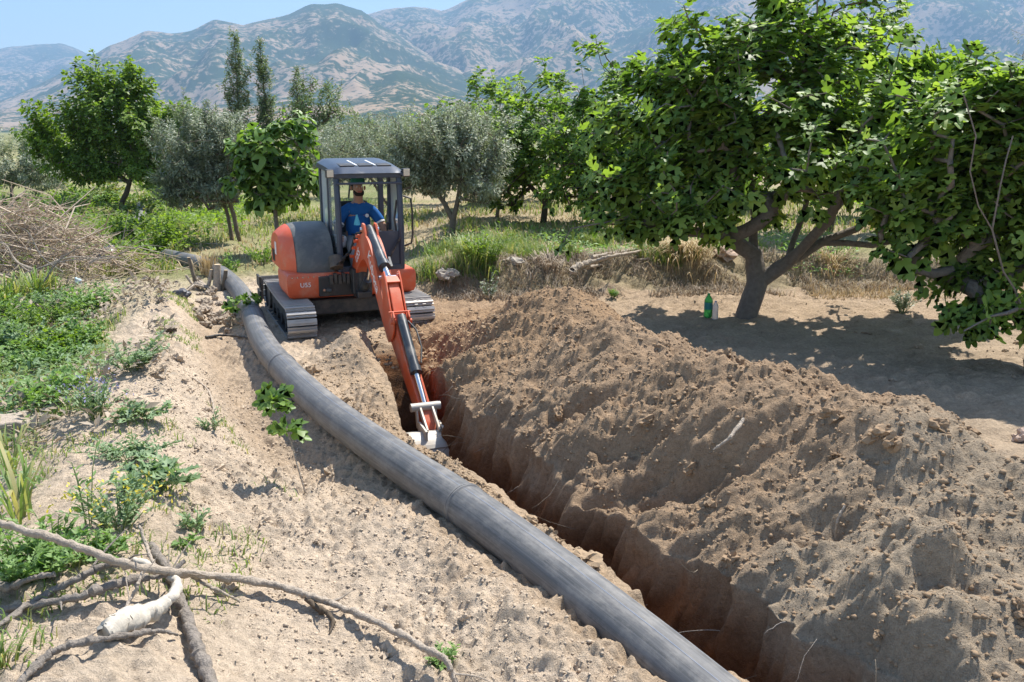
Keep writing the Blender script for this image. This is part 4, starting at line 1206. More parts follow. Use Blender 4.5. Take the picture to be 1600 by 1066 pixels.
    MB().box((BX, 0.70, 0.66), (0.26, 0.26, 0.34)).box((BX, 0.80, 0.50), (0.2, 0.3, 0.1)).cyl((BX, 0.78, 0.44), (BX, 0.78, 0.92), 0.07).build("swing_bracket", BLACK, ex, bevel=0.02)
    # boom: smooth banana
    cl = [(0.62, 0.72, 0.10), (0.80, 0.90, 0.135), (1.00, 1.06, 0.165), (1.20, 1.16, 0.185), (1.40, 1.19, 0.19), (1.60, 1.10, 0.185), (1.82, 0.92, 0.17), (2.06, 0.70, 0.15), (2.30, 0.46, 0.125), (2.46, 0.30, 0.10), (2.53, 0.22, 0.07)]
    C = np.array(cl)
    u = np.linspace(0, 1, len(C)); U = np.linspace(0, 1, 34)
    cy = np.polyval(np.polyfit(u, C[:, 0], 6), U); cz = np.polyval(np.polyfit(u, C[:, 1], 6), U); hw = np.interp(U, u, C[:, 2]) * 0.86
    tg = np.stack([np.gradient(cy), np.gradient(cz)], 1); tg /= np.linalg.norm(tg, axis=1)[:, None]
    top = [(cy[i] - tg[i, 1] * hw[i], cz[i] + tg[i, 0] * hw[i]) for i in range(34)]
    bot = [(cy[i] + tg[i, 1] * hw[i], cz[i] - tg[i, 0] * hw[i]) for i in range(34)]
    bmb = MB(); vs = []; fs = []
    for i in range(34):
        for (q, x) in ((top[i], BX - 0.085), (top[i], BX + 0.085), (bot[i], BX + 0.085), (bot[i], BX - 0.085)): vs.append((x, q[0], q[1]))
    for i in range(33):
        for k in range(4): fs.append((4 * i + k, 4 * i + (k + 1) % 4, 4 * i + 4 + (k + 1) % 4, 4 * i + 4 + k))
    fs += [(3, 2, 1, 0), (132, 133, 134, 135)]
    boom = bmb.add(vs, fs).build("boom", ORANGE, ex, bevel=0.012)
    for s in (-1, 1):   # lugs for the stick cylinder on the bend
        plate([(1.22, 1.28), (1.22, 1.40), (1.30, 1.48), (1.38, 1.47), (1.44, 1.38), (1.50, 1.26)], BX + s * 0.075 - 0.014, BX + s * 0.075 + 0.014, "cylinder_lug", ORANGE, boom, 0.004)
    MB().cyl((BX - 0.12, 1.32, 1.40), (BX + 0.12, 1.32, 1.40), 0.03).build("lug_pin", CHROME, boom, smooth=True)
    for j, (hy, hz) in enumerate([(0.72, 1.04), (0.86, 1.17), (1.00, 1.27), (1.14, 1.35)]):
        MB().box((BX + 0.11, hy, hz - 0.05), (0.05, 0.05, 0.04)).build("hose_clamp", ORANGE, boom, bevel=0.005)
    # lettering on the boom side facing left in the picture (machine right, +x)
    def side_text(s, y, z, ang, size, par):
        d = Vector((0, math.cos(ang), math.sin(ang)))
        nrm = Vector((1, 0, 0)); up = nrm.cross(d)
        M = Matrix((d, up, nrm)).transposed().to_4x4(); M.translation = Vector((BX + 0.0865, y, z))
        text_part("lettering", s, WHITE, par, M, size)
    side_text("Kubota", 1.80, 0.93, math.atan2(-1, 1.02), 0.20, boom)
    side_text("U55", 0.98, 1.03, R_(36), 0.16, boom)
    M = Matrix(((1, 0, 0, 0), (0, 1, 0, 0), (0, 0, 1, 0), (0, 0, 0, 1)))
    a = R_(28); px_ = 0.87 * math.cos(-a); 
    # model number on the skirt, on its front-right face
    Mt = Matrix((Vector((-1, 0, 0)), Vector((0, 0, 1)), Vector((0, 1, 0)))).transposed().to_4x4(); Mt.translation = Vector((0.63, 0.664, 0.63))
    text_part("lettering", "U55", WHITE, skirt, Mt, 0.085)
    # boom cylinder below the boom
    MB().cyl((BX, 0.84, 0.55), (BX, 1.15, 0.74), 0.055).build("boom_cylinder", CYL, ex, smooth=True)
    MB().cyl((BX, 1.12, 0.72), (BX, 1.36, 1.04), 0.03).build("boom_cylinder_rod", CHROME, ex, smooth=True)
    # stick (arm)
    ST = [(2.30, 0.90), (2.38, 0.93), (2.52, 0.82), (2.66, 0.62), (2.82, 0.42), (3.88, -0.34), (3.93, -0.43), (3.84, -0.50), (2.62, 0.14), (2.44, 0.24), (2.36, 0.40), (2.30, 0.62)]
    stick = plate(ST, BX - 0.065, BX + 0.065, "stick", ORANGE, ex, 0.012)
    for s in (-1, 1):
        plate([(2.24, 0.78), (2.26, 0.98), (2.36, 1.02), (2.46, 0.92), (2.62, 0.66), (2.72, 0.52), (2.76, 0.62), (2.82, 0.56), (2.80, 0.40), (2.70, 0.28), (2.50, 0.30), (2.40, 0.50)],
              BX + s * 0.088 - 0.010, BX + s * 0.088 + 0.010, "stick_side_plate", ORANGE, stick, 0.004)
    MB().box((BX, 2.42, 0.93), (0.20, 0.10, 0.02), Matrix.Rotation(-0.6, 3, 'X')).build("cross_plate", ORANGE, stick, bevel=0.003)
    MB().cyl((BX - 0.125, 2.24, 0.925), (BX + 0.125, 2.24, 0.925), 0.028).build("stick_pin", CHROME, stick, smooth=True)
    MB().cyl((BX - 0.125, 2.76, 0.50), (BX + 0.125, 2.76, 0.50), 0.028).cyl((BX - 0.125, 2.70, 0.60), (BX + 0.125, 2.70, 0.60), 0.012).build("stick_pin", ORANGE, stick, smooth=True)
    # stick cylinder on the boom
    sc = MB().cyl((BX, 1.32, 1.40), (BX, 2.02, 1.04), 0.062, 18).cyl((BX, 1.98, 1.06), (BX, 2.06, 1.02), 0.075, 18).cyl((BX, 1.29, 1.415), (BX, 1.36, 1.38), 0.05).build("stick_cylinder", CYL, ex, smooth=True)
    MB().cyl((BX, 2.02, 1.04), (BX, 2.24, 0.925), 0.036).build("stick_cylinder_rod", CHROME, sc, smooth=True)
    MB().box((BX - 0.085, 2.0, 1.07), (0.025, 0.16, 0.03), Matrix.Rotation(-0.65, 3, 'X')).build("port_block", CYL, sc)
    # bucket cylinder on the stick
    bc = MB().cyl((BX, 2.77, 0.56), (BX, 3.36, 0.08), 0.056, 18).cyl((BX, 3.33, 0.105), (BX, 3.39, 0.055), 0.066, 18).build("bucket_cylinder", CYL, ex, smooth=True)
    MB().cyl((BX, 3.36, 0.08), (BX, 3.74, -0.22), 0.03).build("bucket_cylinder_rod", CHROME, bc, smooth=True)
    MB().tube([(BX - 0.06, 2.85, 0.52), (BX - 0.12, 2.98, 0.44), (BX - 0.13, 3.15, 0.28), (BX - 0.08, 3.30, 0.14)], 0.011, 6).build("hydraulic_hose", RUBBER, bc, smooth=True)
    MB().cyl((BX - 0.16, 3.74, -0.22), (BX + 0.16, 3.74, -0.22), 0.045).build("link_pin", BUCKET, bc, smooth=True)
    for s in (-1, 1):
        MB().beam((BX + s * 0.10, 3.74, -0.22), (BX + s * 0.10, 3.80, -0.43), 0.022, 0.06).build("bucket_link", BUCKET, bc, bevel=0.004)
        MB().beam((BX + s * 0.065, 3.74, -0.22), (BX + s * 0.065, 4.04, -0.40), 0.022, 0.06).build("bucket_link", BUCKET, bc, bevel=0.004)
    # bucket: rounded shell open towards the machine
    prof = [(3.86, -0.440), (4.02, -0.400), (4.14, -0.460), (4.24, -0.600), (4.26, -0.760), (4.18, -0.900), (4.02, -0.990), (3.80, -1.020), (3.60, -1.020)]
    inner = [(y - 0.0 if k == 0 else y - 0.02, z - 0.022) if k < 4 else (y - 0.022, z + 0.018) for k, (y, z) in enumerate(prof)]
    bk = MB(); w2 = 0.25
    n = len(prof); vs = []
    for q in prof: vs += [(BX - w2, q[0], q[1]), (BX + w2, q[0], q[1])]
    for q in inner: vs += [(BX - w2, q[0], q[1]), (BX + w2, q[0], q[1])]
    fs = []
    for k in range(n - 1):
        fs.append((2 * k, 2 * k + 1, 2 * k + 3, 2 * k + 2)); o = 2 * n
        fs.append((o + 2 * k, o + 2 * k + 2, o + 2 * k + 3, o + 2 * k + 1))
    fs.append((0, 2 * n, 2 * n + 1, 1)); fs.append((2 * n - 2, 2 * n - 1, 4 * n - 1, 4 * n - 2))
    bk.add(vs, fs)
    bucket = bk.build("bucket", BUCKET, ex, smooth=True)
    for s in (-1, 1):
        plate(prof + [(3.64, -0.840), (3.80, -0.540)], BX + s * w2 - 0.011, BX + s * w2 + 0.011, "bucket_side", BUCKET, bucket, 0.004)
    for k in range(4):
        plate([(3.62, -0.995), (3.48, -1.025), (3.62, -1.040)], BX - 0.21 + k * 0.14 - 0.03, BX - 0.21 + k * 0.14 + 0.03, "tooth", BUCKET, bucket, 0)
    for s in (-1, 1):
        plate([(3.78, -0.400), (3.86, -0.340), (4.14, -0.360), (4.14, -0.470), (3.86, -0.460)], BX + s * 0.10 - 0.012, BX + s * 0.10 + 0.012, "bucket_ear", BUCKET, bucket, 0.003)
    MB().box((BX, 4.18, -0.51), (0.44, 0.05, 0.02), Matrix.Rotation(-0.9, 3, 'X')).build("wear_strip", BUCKET, bucket, bevel=0.004)
    # the stick is swung slightly to the machine's right
    SW = Matrix.Translation((BX, 2.5, 0)) @ Matrix.Rotation(R_(-1.2), 4, 'Z') @ Matrix.Translation((-BX, -2.5, 0))
    for o in (stick, bc, bucket): o.matrix_basis = SW
    # hoses from body to boom
    for j, off in enumerate((0.02, 0.07, 0.12)):
        MB().tube([(0.30 - off, 0.66, 0.82), (0.22 - off, 0.82, 0.92 + off), (BX + 0.14, 0.78, 1.05), (BX + 0.12, 0.96, 1.22 + 0.3 * off), (BX + 0.12, 1.14, 1.34), (BX + 0.10, 1.30, 1.36)], 0.013, 6).build("hydraulic_hose", RUBBER, ex, smooth=True)
    MB().tube([(cx0 + 0.30, 0.66, 0.72), (cx0 + 0.34, 0.74, 0.80), (cx0 + 0.20, 0.70, 0.98), (cx0 + 0.06, 0.66, 1.2)], 0.012, 6).build("cable", RUBBER, ex, smooth=True)
    # small cyan cup standing behind the bend of the boom, on the cab sill
    return ex
excavator = build_excavator()

def ex_world(x, y, z):
    a = R_(180 + EXYAW)
    return (EX[0] + x * math.cos(a) - y * math.sin(a), EX[1] + x * math.sin(a) + y * math.cos(a), z)

cup = MB().lathe([(0.045, 0), (0.042, 0.03), (0.02, 0.10), (0.014, 0.125), (0.016, 0.14)], 14, (0, 0, 0)).build("funnel_cap", CYAN, None, smooth=True)
cup.location = ex_world(-0.16, 0.30, 1.355)
tag(cup, "small cyan plastic cone in front of the driver", "cap")

# ------------------------------------------------------------------ driver
SHIRT = plain("blue_polo", (0.018, 0.12, 0.36), 0.85, scale=12, var=0.25, bump=0.3, spec=0.2)
JEANS = plain("grey_trousers", (0.22, 0.22, 0.23), 0.9, scale=14, var=0.2, spec=0.2)
SKIN = plain("skin", (0.42, 0.235, 0.155), 0.55, scale=10, var=0.12, spec=0.35)
HAIR = plain("dark_hair", (0.018, 0.013, 0.010), 0.8, scale=20, var=0.3)
CAPM = plain("green_cap", (0.02, 0.16, 0.10), 0.85, scale=14, var=0.2)
BOOT = plain("black_boot", (0.02, 0.018, 0.016), 0.7)
EYE = plain("eye_white", (0.6, 0.58, 0.55), 0.3)
def skin_mesh(name, verts, edges, radii, mat, parent, sub=2, root=0):
    me = bpy.data.meshes.new(name); me.from_pydata(verts, edges, [])
    o = bpy.data.objects.new(name, me); COL.objects.link(o)
    m = o.modifiers.new("skin", 'SKIN'); m.use_smooth_shade = True
    for i, r in enumerate(radii):
        rx, ry = r if hasattr(r, '__len__') else (r, r)
        me.skin_vertices[0].data[i].radius = (rx, ry)
        me.skin_vertices[0].data[i].use_root = (i == root)
    s = o.modifiers.new("sub", 'SUBSURF'); s.levels = sub; s.render_levels = sub
    dg = bpy.context.evaluated_depsgraph_get()
    nm = bpy.data.meshes.new_from_object(o.evaluated_get(dg)); nm.name = name
    bpy.data.objects.remove(o)
    nm.materials.clear(); nm.materials.append(mat)
    nm.polygons.foreach_set("use_smooth", np.ones(len(nm.polygons), bool))
    return link(bpy.data.objects.new(name, nm), parent)

def build_driver():
    a = R_(180 + EXYAW)
    p = empty("person", ex_world(-0.27, -0.10, 1.00), a, 1.08)
    tag(p, "person in blue polo shirt and green cap sitting in the excavator cab", "person")
    # local frame: y forward, x to the person's right (picture left), z up from the seat
    V = [(0, 0, 0.09), (0, -0.03, 0.26), (0, -0.02, 0.44), (0, 0.0, 0.54), (0, 0.01, 0.60), (0, 0.03, 0.66), (0, 0.035, 0.76), (0, 0.03, 0.84)]
    Rr = [(0.165, 0.12), (0.155, 0.115), (0.165, 0.115), (0.10, 0.08), (0.058, 0.058), (0.066, 0.075), (0.078, 0.095), (0.06, 0.075)]
    E = [(i, i + 1) for i in range(7)]
    def chain(start, pts, rad):
        prev = start
        for q, r in zip(pts, rad):
            V.append(q); Rr.append(r); E.append((prev, len(V) - 1)); prev = len(V) - 1
        return prev
    hands = {}
    hands['r'] = chain(3, [(0.19, -0.02, 0.47), (0.27, 0.0, 0.30), (0.31, 0.04, 0.17), (0.32, 0.20, 0.14), (0.33, 0.33, 0.16), (0.33, 0.37, 0.17)], [0.066, 0.054, 0.047, 0.040, 0.030, 0.034])
    hands['l'] = chain(3, [(-0.19, -0.02, 0.47), (-0.28, 0.05, 0.32), (-0.33, 0.12, 0.20), (-0.335, 0.25, 0.20), (-0.33, 0.35, 0.22), (-0.33, 0.40, 0.225)], [0.066, 0.054, 0.047, 0.040, 0.030, 0.036])
    for s in (-1, 1):
        chain(0, [(s * 0.10, 0.03, 0.07), (s * 0.16, 0.24, 0.09), (s * 0.18, 0.46, 0.08), (s * 0.17, 0.52, -0.12), (s * 0.17, 0.50, -0.28), (s * 0.17, 0.60, -0.30)],
              [0.10, 0.085, 0.068, 0.058, 0.045, 0.042])
    body = skin_mesh("body", V, E, Rr, SKIN, p)
    # head details
    MB().lathe([(0.012, -0.015), (0.018, 0.0), (0.010, 0.02), (0.006, 0.035)], 8, (0, 0.135, 0.755)).build("nose", SKIN, p, smooth=True)
    for s in (-1, 1):
        MB().lathe([(0.004, -0.010), (0.011, 0), (0.004, 0.010)], 8, (s * 0.032, 0.122, 0.79)).build("eye", EYE, p, smooth=True)
        MB().lathe([(0.008, -0.028), (0.015, 0.0), (0.010, 0.028)], 8, (s * 0.088, 0.03, 0.765)).build("ear", SKIN, p, smooth=True)
    # beard and hair
    skin_mesh("beard", [(-0.055, 0.06, 0.735), (-0.042, 0.10, 0.695), (0, 0.118, 0.682), (0.042, 0.10, 0.695), (0.055, 0.06, 0.735)], [(0, 1), (1, 2), (2, 3), (3, 4)], [0.022, 0.024, 0.026, 0.024, 0.022], HAIR, p, 2, 2)
    MB().box((0, 0.132, 0.725), (0.05, 0.008, 0.010)).build("mouth", REDK, p, bevel=0.003)
    skin_mesh("hair", [(0, -0.055, 0.74), (0, -0.06, 0.80), (0, -0.03, 0.85)], [(0, 1), (1, 2)], [(0.075, 0.04), (0.08, 0.045), (0.07, 0.05)], HAIR, p, 2, 1)
    cap = MB().lathe([(0.098, 0.0), (0.102, 0.02), (0.095, 0.055), (0.070, 0.085), (0.03, 0.10), (0.002, 0.102)], 20, (0, 0.03, 0.825)).build("cap", CAPM, p, smooth=True)
    cap.scale = (0.93, 1.06, 1.0)
    MB().prism([(-0.075, 0.10), (-0.06, 0.17), (-0.03, 0.195), (0.03, 0.195), (0.06, 0.17), (0.075, 0.10)], 2, 0.822, 0.832).build("cap_brim", CAPM, cap, bevel=0.003)
    # fingers: five each, bent round the levers
    for s, k in ((1, 'r'), (-1, 'l')):
        h = Vector(V[hands[k]])
        for f in range(4):
            off = Vector((0.0, 0.012, 0.028 - f * 0.019))
            b0 = h + off; L = [0.9, 1.0, 0.95, 0.75][f]
            skin_mesh("finger", [tuple(b0), tuple(b0 + Vector((s * 0.0, 0.035 * L, 0.0))), tuple(b0 + Vector((-s * 0.022, 0.052 * L, -0.004))), tuple(b0 + Vector((-s * 0.042, 0.040 * L, -0.006)))],
                      [(0, 1), (1, 2), (2, 3)], [0.0105, 0.0095, 0.009, 0.008], SKIN, body, 1)
        skin_mesh("thumb", [tuple(h + Vector((-s * 0.02, -0.02, 0.01))), tuple(h + Vector((-s * 0.042, 0.01, 0.022))), tuple(h + Vector((-s * 0.046, 0.036, 0.026)))], [(0, 1), (1, 2)], [0.012, 0.0105, 0.009], SKIN, body, 1)
    # polo shirt
    SV = [(0, 0, 0.06), (0, -0.03, 0.24), (0, -0.02, 0.44), (0, 0.0, 0.535), (0, 0.008, 0.575)]
    SR = [(0.185, 0.14), (0.175, 0.135), (0.182, 0.13), (0.115, 0.092), (0.068, 0.066)]
    SE = [(0, 1), (1, 2), (2, 3), (3, 4)]
    for sx, pts in ((1, [(0.19, -0.02, 0.47), (0.255, -0.005, 0.345), (0.275, 0.005, 0.29)]), (-1, [(-0.19, -0.02, 0.47), (-0.265, 0.04, 0.355), (-0.29, 0.06, 0.31)])):
        prev = 3
        for q, r in zip(pts, (0.082, 0.070, 0.066)):
            SV.append(q); SR.append(r); SE.append((prev, len(SV) - 1)); prev = len(SV) - 1
    shirt = skin_mesh("shirt", SV, SE, SR, SHIRT, p)
    MB().tube([(0.07 * math.cos(t), 0.012 + 0.068 * math.sin(t), 0.582 - 0.018 * math.sin(t)) for t in np.linspace(0.3, 2 * math.pi - 0.3, 18) + math.pi / 2], 0.013, 6).build("collar", SHIRT, shirt, smooth=True)
    MB().tube([(-0.265 + 0.02, 0.03, 0.36), (-0.30, 0.10, 0.335)], 0.012, 6).build("sleeve_stripe", WHITE, shirt)
    for sx in (-1, 1):
        c = Vector((sx * 0.268, 0.02 if sx > 0 else 0.045, 0.315)); d = Vector((sx * 0.06, 0.06, -0.13)).normalized()
        MB().tube([c - d * 0.012, c + d * 0.012], 0.0745, 16, cap=False).build("sleeve_band", WHITE, shirt, smooth=True)
    MB().lathe([(0.002, 0), (0.024, 0.001), (0.024, 0.004), (0.002, 0.005)], 14).build("chest_badge", WHITE, shirt).matrix_local = Matrix.Translation((-0.085, 0.122, 0.42)) @ Matrix.Rotation(R_(-80), 4, 'X')
    # trousers
    TV = [(0, 0, 0.05), (0.10, 0.03, 0.06), (0.16, 0.24, 0.09), (0.18, 0.45, 0.08), (0.17, 0.52, -0.10), (0.17, 0.50, -0.24), (-0.10, 0.03, 0.06), (-0.16, 0.24, 0.09), (-0.18, 0.45, 0.08), (-0.17, 0.52, -0.10), (-0.17, 0.50, -0.24)]
    skin_mesh("trousers", TV, [(0, 1), (1, 2), (2, 3), (3, 4), (4, 5), (0, 6), (6, 7), (7, 8), (8, 9), (9, 10)], [(0.17, 0.13), 0.115, 0.10, 0.084, 0.075, 0.066, 0.115, 0.10, 0.084, 0.075, 0.066], JEANS, p)
    for s in (-1, 1):
        MB().box((s * 0.17, 0.565, -0.295), (0.10, 0.27, 0.09)).build("boot", BOOT, p, bevel=0.03)
build_driver()
# ------------------------------------------------------------------ survey helper: where a sight line from the camera meets the land
def at(px, py, dz=0.0):
    u = (px - 800) / 1400; v = (533 - py) / 1400
    d = (u, math.cos(P_) + v * math.sin(P_), -math.sin(P_) + v * math.cos(P_))
    z = 0.0
    for _ in range(14):
        t = (z + dz - CAM_H) / d[2]
        zn = lz(d[0] * t, d[1] * t)
        z = z * 0.5 + zn * 0.5
    t = (z + dz - CAM_H) / d[2]
    return Vector((d[0] * t, d[1] * t, z + dz))

def catmull(pts, n=8):
    P = [np.array(p, float) for p in pts]
    P = [2 * P[0] - P[1]] + P + [2 * P[-1] - P[-2]]
    out = []
    for i in range(1, len(P) - 2):
        a, b, c, d = P[i - 1], P[i], P[i + 1], P[i + 2]
        for k in range(n):
            t = k / n
            out.append(0.5 * ((2 * b) + (c - a) * t + (2 * a - 5 * b + 4 * c - d) * t * t + (3 * b - 3 * c + d - a) * t ** 3))
    out.append(P[-2])
    return np.array(out)

# ------------------------------------------------------------------ pipe
def pipemat():
    m, nt, N, L, B = _mat("polyethylene_pipe")
    uv = N.new("ShaderNodeUVMap"); uv.uv_map = "UVMap"
    def noise(sx, sy, s, d=6, r=0.65):
        mp = N.new("ShaderNodeMapping"); mp.inputs["Scale"].default_value = (sx, sy, 1)
        L.new(uv.outputs[0], mp.inputs[0])
        n = N.new("ShaderNodeTexNoise"); n.inputs["Scale"].default_value = s; n.inputs["Detail"].default_value = d; n.inputs["Roughness"].default_value = r
        L.new(mp.outputs[0], n.inputs["Vector"]); return n.outputs["Fac"]
    streak = noise(60, 0.45, 1.0); blotch = noise(5.0, 2.4, 1.6, 8, 0.75); fine = noise(150, 1.6, 1.0)
    def rng(v, a, b, lo=0.0, hi=1.0):
        r = N.new("ShaderNodeMapRange"); r.inputs[1].default_value = a; r.inputs[2].default_value = b; r.inputs[3].default_value = lo; r.inputs[4].default_value = hi
        L.new(v, r.inputs[0]); return r.outputs[0]
    def mixc(f, a, b):
        x = N.new("ShaderNodeMix"); x.data_type = 'RGBA'
        if isinstance(f, float): x.inputs[0].default_value = f
        else: L.new(f, x.inputs[0])
        for k, c in ((6, a), (7, b)):
            if isinstance(c, tuple): x.inputs[k].default_value = c + (1,)
            else: L.new(c, x.inputs[k])
        return x.outputs[2]
    c = mixc(rng(streak, 0.35, 0.65), (0.085, 0.084, 0.083), (0.15, 0.149, 0.147))
    c = mixc(rng(fine, 0.52, 0.70, 0, 0.35), c, (0.25, 0.245, 0.24))
    c = mixc(rng(blotch, 0.46, 0.74, 0, 0.65), c, (0.36, 0.335, 0.30))
    L.new(c, B.inputs["Base Color"])
    L.new(rng(blotch, 0.35, 0.65, 0.42, 0.72), B.inputs["Roughness"])
    B.inputs["Specular IOR Level"].default_value = 0.38
    b = N.new("ShaderNodeBump"); b.inputs["Strength"].default_value = 0.25; b.inputs["Distance"].default_value = 0.004
    L.new(streak, b.inputs["Height"]); L.new(b.outputs[0], B.inputs["Normal"])
    return m
PIPEM = pipemat()
BEAD = plain("weld_bead_grey", (0.13, 0.13, 0.13), 0.55, dust=0.5, dust_col=(0.36, 0.33, 0.29), scale=14)
BLUE = plain("blue_stripe", (0.12, 0.18, 0.30), 0.6, dust=0.9, dust_col=(0.36, 0.35, 0.33), scale=6, var=0.3)

def pipe_tube(name, path, r, mat, parent, nseg=36, v0=0.0, wall=True):
    pts = [Vector(p) for p in path]
    V = []; UV = []; F = []
    L = 0
    dist = []
    for i, p in enumerate(pts):
        if i: L += (p - pts[i - 1]).length
        dist.append(L)
        t = (pts[min(i + 1, len(pts) - 1)] - pts[max(i - 1, 0)]).normalized()
        s = t.cross(Vector((0, 0, 1))).normalized(); u = s.cross(t)
        for k in range(nseg):
            a = 2 * math.pi * k / nseg
            V.append(p + (s * math.cos(a) + u * math.sin(a)) * r)
    n = len(pts)
    for i in range(n - 1):
        for k in range(nseg):
            F.append((i * nseg + k, i * nseg + (k + 1) % nseg, (i + 1) * nseg + (k + 1) % nseg, (i + 1) * nseg + k))
    if wall:   # open ends with a wall thickness
        for e in (0, n - 1):
            o = len(V); c = pts[e]
            d = (pts[1] - pts[0]).normalized() if e == 0 else (pts[-2] - pts[-1]).normalized()
            for k in range(nseg): V.append(c + (V[e * nseg + k] - c) * 0.89)
            for k in range(nseg): V.append(c + (V[e * nseg + k] - c) * 0.89 + d * 0.5)
            for k in range(nseg):
                k2 = (k + 1) % nseg
                F.append((e * nseg + k, o + k, o + k2, e * nseg + k2)); F.append((o + k, o + nseg + k, o + nseg + k2, o + k2))
    me = bpy.data.meshes.new(name); me.from_pydata([tuple(q) for q in V], [], F)
    uvl = me.uv_layers.new(name="UVMap")
    m = n * nseg
    for pl in me.polygons:
        vs = [me.loops[l].vertex_index for l in pl.loop_indices]
        ks = [v % nseg for v in vs]; seam = max(ks) - min(ks) > nseg / 2
        for l, v, k in zip(pl.loop_indices, vs, ks):
            kk = k + (nseg if (seam and k < nseg / 2) else 0)
            uvl.data[l].uv = (kk / nseg, v0 + (dist[min(v // nseg, n - 1)] if v < m else 0))
    me.polygons.foreach_set("use_smooth", np.ones(len(me.polygons), bool))
    me.set_sharp_from_angle(angle=R_(50))
    me.materials.append(mat)
    return link(bpy.data.objects.new(name, me), parent)

def build_pipe():
    pp = np.array(PIPE)
    path = catmull(pp, 14)
    zg = np.array([float(np.mean(land(np.array([q[0] - 0.1, q[0], q[0] + 0.1]), np.full(3, q[1]), False))) for q in path])
    k = np.ones(31) / 31
    zs = np.convolve(np.pad(zg, 15, mode='edge'), k, mode='valid')
    path[:, 2] = np.maximum(zs, np.convolve(np.pad(zg, 5, mode='edge'), np.ones(11) / 11, mode='valid') - 0.03) + 0.115 - 0.10 * sstep(6.0, 3.6, path[:, 1]) + 0.07 * np.exp(-((path[:, 1] - 8.0) / 2.2) ** 2)
    root = empty("pipe", tuple(path[30]))
    tag(root, "long dark grey plastic water pipe lying along the trench", "pipe")
    loc = path - path[30]
    def cut(y): return int(np.argmin(np.abs(path[:, 1] - y)))
    cuts = [0, cut(5.52), cut(9.25), cut(12.15), len(path) - 1]
    v0 = 0
    for a, b in zip(cuts[:-1], cuts[1:]):
        s = pipe_tube("pipe_section", loc[a:b + 1], PIPE_R, PIPEM, root, v0=v0, wall=(b == cuts[-1] or a == 0)); v0 += 13.7
        # thin blue identification stripes
        for ang in (62, 100, 30):
            st = MB(); vs = []; fs = []
            pts = [Vector(q) for q in loc[a:b + 1]]
            for i, p in enumerate(pts):
                t = (pts[min(i + 1, len(pts) - 1)] - pts[max(i - 1, 0)]).normalized()
                sd = t.cross(Vector((0, 0, 1))).normalized(); u = sd.cross(t)
                for da in (-0.6, 0.6):
                    an = R_(ang + da); vs.append(p + (sd * math.cos(an) + u * math.sin(an)) * (PIPE_R + 0.0015))
            fs = [(2 * i, 2 * i + 1, 2 * i + 3, 2 * i + 2) for i in range(len(pts) - 1)]
            st.add(vs, fs).build("blue_stripe", BLUE, s, smooth=True)
    for c in cuts[1:-1]:
        d = Vector(loc[c + 1] - loc[c - 1]).normalized(); p = Vector(loc[c])
        MB().tube([p - d * 0.022, p - d * 0.014, p - d * 0.004, p - d * 0.001, p + d * 0.001, p + d * 0.004, p + d * 0.014, p + d * 0.022],
                  [PIPE_R, PIPE_R + 0.010, PIPE_R + 0.010, PIPE_R + 0.003, PIPE_R + 0.003, PIPE_R + 0.010, PIPE_R + 0.010, PIPE_R], 36, cap=False).build("weld_bead", BEAD, root, smooth=True)
    return path
PIPE_PATH = build_pipe()
far_pipe = [at(218, 318, 0.2), at(222, 330, 0.2), at(218, 343, 0.2), at(208, 350, 0.2)]
fp = catmull([tuple(q) for q in far_pipe], 8)
r2 = empty("pipe", tuple(fp[0])); tag(r2, "distant curved grey pipe end beside the leaning dark trunk", "pipe")
pipe_tube("pipe_section", fp - fp[0], PIPE_R, PIPEM, r2)

# ------------------------------------------------------------------ wooden debris
def branch(label, pix, rad, mat, group=None, name="fallen_branch", twigs=0, seed=1, cat="branch", knots=True):
    """pix: (px, py, height above the land)"""
    rng = random.Random(seed)
    pts = [at(*q) for q in pix]
    base = pts[0].copy()
    path = catmull([tuple(p - base) for p in pts], 11)
    n = len(path)
    if not hasattr(rad, '__len__'): rad = [rad, rad * 0.8]
    rr = np.interp(np.linspace(0, 1, n), np.linspace(0, 1, len(rad)), rad)
    if knots: rr = rr * np.array([1 + 0.22 * (rng.random() < 0.12) + rng.uniform(-0.07, 0.07) for _ in range(n)])
    jit = np.array([[rng.uniform(-1, 1) for _ in range(3)] for _ in range(n)]) * (rr[:, None] * (0.25 if knots else 0.10))
    path = path + jit
    root = empty(name, tuple(base)); tag(root, label, cat, group)
    lm = MB().tube(path, list(rr), 12).build("limb", mat, root, smooth=True)
    co = np.array([v.co[:] for v in lm.data.vertices])
    ax = np.repeat(path, 12, 0)
    k = 24 if np.max(rr) > 0.045 else 46
    dn = fbm(co[:, 0] * k + co[:, 2] * k * 0.7 + seed, co[:, 1] * k - co[:, 2] * k * 0.6, 3, 800 + seed)
    co = ax + (co - ax) * (1 + 0.55 * dn)[:, None]
    lm.data.vertices.foreach_set("co", co.astype(np.float32).ravel())
    for t in range(twigs):
        i = rng.randrange(n // 5, n - 2); p = path[i]
        d = Vector(path[i + 1] - path[i - 1]).normalized(); s = d.cross(Vector((0, 0, 1))) * rng.choice((-1, 1))
        e = (d * 0.6 + s * rng.uniform(0.4, 0.9) + Vector((0, 0, rng.uniform(0.0, 0.5)))).normalized()
        L = rng.uniform(0.12, 0.32); q = Vector(p)
        MB().tube([q, q + e * L * 0.5 + Vector((0, 0, rng.uniform(-0.02, 0.02))), q + e * L], [rr[i] * 0.42, rr[i] * 0.3, 0.002], 6).build("twig", mat, root, smooth=True)
    return root
